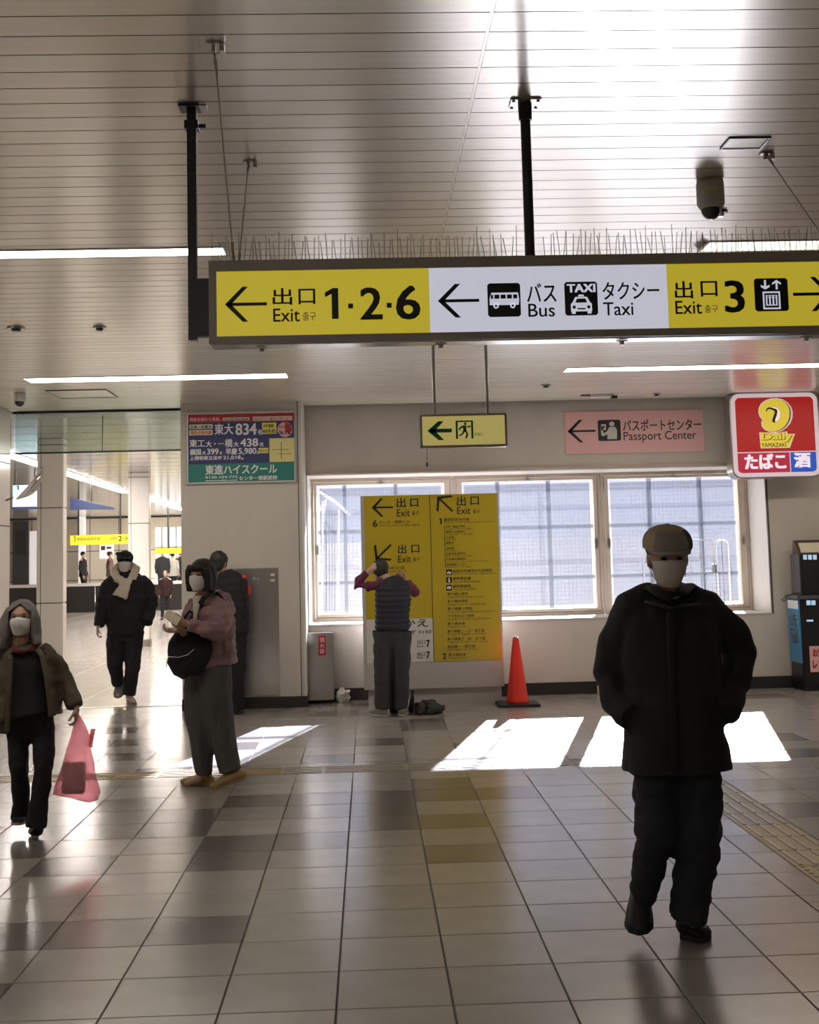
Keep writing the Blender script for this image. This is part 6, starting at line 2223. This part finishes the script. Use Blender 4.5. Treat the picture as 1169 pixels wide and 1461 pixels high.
shoe(root, J['anR'], V((at(190, 1000, Y - 0.2).x, Y - 0.24, 0.008)), 1.0, 'shoe_grey', 'sole', heel=V((J['anR'].x, Y - 0.0, 0.008)), w=0.055)

# ---------------------------------------------------------------- man reading the board
Y = 12.25
A = lambda px, py, dy=0.0: at(px, py, Y + dy)
root = person('person in navy quilted vest with hands raised to the head, facing the yellow board', onz(556, 1020))
B = basis(185, 24)
TB = basis(180)
S6 = 0.97
J = dict(B=B, TB=TB, head=A(543, 815, 0.10), neck=A(555, 829, 0.02), chest=A(560, 850, 0.0), waist=A(560, 885, 0.0), pelvis=A(560, 910, 0.0), eyes=False,
         shL=A(542, 836, 0.0), elL=A(508, 834, 0.02), wrL=A(530, 812, 0.03), shR=A(579, 836, 0.0), elR=A(592, 846, 0.12), wrR=A(580, 828, 0.26),
         hpL=A(549, 915), knL=A(547, 965, 0.0), anL=A(546, 1010, 0.0), toeL=A(540, 1016, 0.15),
         hpR=A(571, 915), knR=A(573, 965, 0.02), anR=A(573, 1010, 0.02), toeR=A(576, 1016, 0.18))
hd = {'L': (V((0.85, 0.1, 0.55)), V((0.2, 0.9, -0.6)), V((-0.3, 0.3, 0.8))), 'R': (V((-0.8, 0.3, 0.5)), V((-0.3, -0.5, 0)), V((0, 0.4, 1)))}
body(J, S6, root, 'skin2', hands=hd)
S_, F_, U_ = B
hc_ = J['head']
mb = MB()
mb.ell(hc_ + U_ * 0.028 - F_ * 0.012, 0.085, 0.102, 0.092, B, 18, 12)
mb.ell(hc_ - U_ * 0.015 - F_ * 0.045, 0.076, 0.056, 0.06, B, 18, 12)
fused('hair', mb, 'hair_black', root, 0.008, smooth=1, fold=0.005, ffreq=30)
mb = MB()
mb.tube([A(556, 826, 0.03), A(558, 832, 0.02), A(560, 838, 0.0), A(561, 855, -0.01), A(560, 875, 0.0), A(560, 898, 0.0)],
        [(0.065, 0.06), (0.125, 0.09), (0.165, 0.115), (0.170, 0.14), (0.160, 0.135), (0.165, 0.135)], 24, side=(1, 0, 0), power=2.4)
fused('vest', mb, 'vest', root, 0.010, smooth=2, bands=(0.010, 0.052))
mb = MB()
mb.tube([A(549, 833, 0.0), A(540, 835, 0.0), A(525, 837, 0.01), A(509, 835, 0.02), A(511, 829, 0.03), A(524, 817, 0.03)], [0.055, 0.060, 0.056, 0.052, 0.048, 0.036], 14)
mb.tube([A(572, 834, 0.0), A(580, 836, 0.02), A(588, 841, 0.06), A(592, 845, 0.12), A(582, 831, 0.24)], [0.055, 0.060, 0.055, 0.052, 0.04], 14)
fused('sleeves', mb, 'maroon', root, 0.009, smooth=2, fold=0.006, ffreq=12)
mb = MB()
mb.ell(A(560, 905), 0.160, 0.125, 0.15)
mb.tube([A(549, 900, 0.0), A(547, 930, 0.0), A(546, 965, 0.0), A(546, 1011, 0.0)], [(0.115, 0.12), (0.098, 0.105), (0.082, 0.09), (0.075, 0.085)], 16, side=(1, 0, 0))
mb.tube([A(572, 900, 0.0), A(573, 930, 0.0), A(573, 965, 0.01), A(573, 1011, 0.02)], [(0.115, 0.12), (0.095, 0.105), (0.080, 0.09), (0.070, 0.082)], 16, side=(1, 0, 0))
fused('trousers', mb, 'brown_trouser', root, 0.010, smooth=2, fold=0.009, ffreq=8, seed=13)
shoe(root, J['anL'], V((at(531, 1018, Y).x, Y + 0.13, 0.008)), 1.0, 'shoe_grey', 'sole', heel=V((J['anL'].x + 0.03, Y - 0.07, 0.008)), w=0.052)
shoe(root, J['anR'], V((J['anR'].x + 0.03, Y + 0.22, 0.008)), 1.0, 'shoe_grey', 'sole', heel=V((J['anR'].x, Y - 0.05, 0.008)), w=0.05)
bgY = 12.52
c = at(562, 990, bgY)
o_ = thing('upright_bag', 'black upright bag standing between the legs of the person at the board', 'bag', (c.x, bgY, 0))
mb = MB()
w_ = at(569.5, 990, bgY).x - c.x
mb.tube([(c.x, bgY, 0.005), (c.x, bgY, 0.05), (c.x, bgY, 0.32), (c.x, bgY, 0.41), (c.x, bgY, 0.43)], [(w_ * 0.9, 0.10), (w_, 0.12), (w_ * 0.95, 0.11), (w_ * 0.7, 0.08), (w_ * 0.3, 0.03)], 20, side=(1, 0, 0), power=3)
fused('pouch', mb, 'black_cloth', o_, 0.012, smooth=1, fold=0.008, ffreq=12)
MB().tube([(c.x - 0.04, bgY - 0.02, 0.41), (c.x - 0.02, bgY - 0.02, 0.46), (c.x + 0.02, bgY - 0.02, 0.46), (c.x + 0.04, bgY - 0.02, 0.41)], [0.007] * 4, 8).build('handle', 'black_cloth', o_)
c = at(612, 1012, 12.35)
o_ = lumpy('folded_coat', (c.x, 12.35, 0.045), 0.165, 0.12, 0.075, 'rubber', 11, 0.55, freq=9)
tag(o_, 'crumpled black coat lying on the floor by the board', 'coat')
c = at(589, 1000, 12.5)
o_ = thing('folded_umbrella', 'short black folded umbrella standing beside the crumpled coat', 'umbrella', (c.x, 12.50, 0))
MB().tube([(c.x - 0.02, 12.50, 0.004), (c.x - 0.01, 12.50, 0.08), (c.x, 12.50, 0.16)], [0.03, 0.026, 0.018], 12).build('canopy', 'black_cloth', o_, smooth=True)
MB().cyl((c.x, 12.50, 0.16), (c.x + 0.005, 12.50, 0.215), 0.010, 0.012, 10).build('handle', 'dark_metal', o_)


# ---------------------------------------------------------------- far people
def far_person(label, px, ptop, Y, hgt, top, bottom, yaw=0, bag=None, stride=0.08):
    base = V((at(px, 800, Y).x, Y, 0))
    zt_ = at(px, ptop, Y).z
    base.z = 0.291 if Y > 41 else 0.0
    hgt = zt_ - base.z
    r = person(label, base)
    B = basis(yaw)
    S_, F_, U_ = B
    h = hgt
    P = lambda s_, f_, z_: base + S_ * s_ * h + F_ * f_ * h + V((0, 0, z_ * h))
    J = dict(B=B, TB=B, head=P(0, 0.01, 0.935), neck=P(0, 0, 0.85), chest=P(0, 0, 0.74), waist=P(0, 0, 0.60), pelvis=P(0, 0, 0.53), eyes=False,
             shL=P(-0.105, 0, 0.81), elL=P(-0.135, -0.01, 0.64), wrL=P(-0.12, 0.05, 0.50), shR=P(0.105, 0, 0.81), elR=P(0.135, -0.01, 0.64), wrR=P(0.12, 0.05, 0.50),
             hpL=P(-0.05, 0, 0.51), knL=P(-0.055, 0.02 + stride * 0.3, 0.28), anL=P(-0.055, stride * 0.5, 0.05), toeL=P(-0.06, stride * 0.5 + 0.09, 0.02),
             hpR=P(0.05, 0, 0.51), knR=P(0.055, 0.02, 0.28), anR=P(0.055, -stride * 0.5, 0.05), toeR=P(0.06, -stride * 0.5 + 0.09, 0.02))
    s_ = h / 1.7
    body(J, s_, r, 'skin', voxel=0.014)
    mb = MB()
    mb.tube([P(0, 0, 0.86), P(0, 0, 0.82), P(0, 0, 0.72), P(0, 0, 0.60), P(0, 0, 0.47)], [(0.05 * s_, 0.05 * s_), (0.18 * s_, 0.10 * s_), (0.19 * s_, 0.14 * s_), (0.17 * s_, 0.13 * s_), (0.19 * s_, 0.14 * s_)], 18, side=S_)
    for k in ('L', 'R'):
        mb.tube([J['sh' + k], J['el' + k], J['wr' + k]], [0.068 * s_, 0.058 * s_, 0.045 * s_], 12)
    fused('jacket', mb, top, r, 0.02, smooth=2)
    mb = MB()
    for k in ('L', 'R'):
        mb.tube([J['hp' + k] + V((0, 0, 0.04)), J['kn' + k], J['an' + k]], [0.10 * s_, 0.075 * s_, 0.055 * s_], 12)
    fused('trousers', mb, bottom, r, 0.02, smooth=2)
    mb = MB().ell(J['head'] + U_ * 0.03 * s_ - F_ * 0.015, 0.086 * s_, 0.10 * s_, 0.09 * s_, B, 14, 10)
    mb.build('hair', 'hair_black', r, smooth=True)
    for k in ('L', 'R'):
        shoe(r, J['an' + k], J['toe' + k] - V((0, 0, 0.014 * h)), s_, 'shoe_black', heel=J['an' + k] - F_ * 0.05 - V((0, 0, 0.04 * h)))
    return r


far_person('person in brown coat beyond the black barrier under the yellow sign', 157, 787, 43.0, 1.62, 'brown_coat', 'brown_coat', 100)
far_person('person in black at the far wall by the slim white pillar', 118.5, 787, 43.5, 1.64, 'black_cloth', 'black_cloth', 80)
far_person('person in black standing in the bright far doorway, leftmost there', 232, 784, 43.2, 1.66, 'coat_cloth', 'black_cloth', 10)
far_person('person in pale beige coat in the bright far doorway', 246, 788, 43.6, 1.6, 'beige_coat', 'navy_trouser', 170)
far_person('person in black at the pier edge of the bright far doorway', 257, 784, 44.0, 1.66, 'coat_cloth', 'black_cloth', 60)
far_person('person with dark red top walking in front of the black barrier', 236, 814, 33.5, 1.45, 'dark_red', 'black_cloth', 0, stride=0.14)
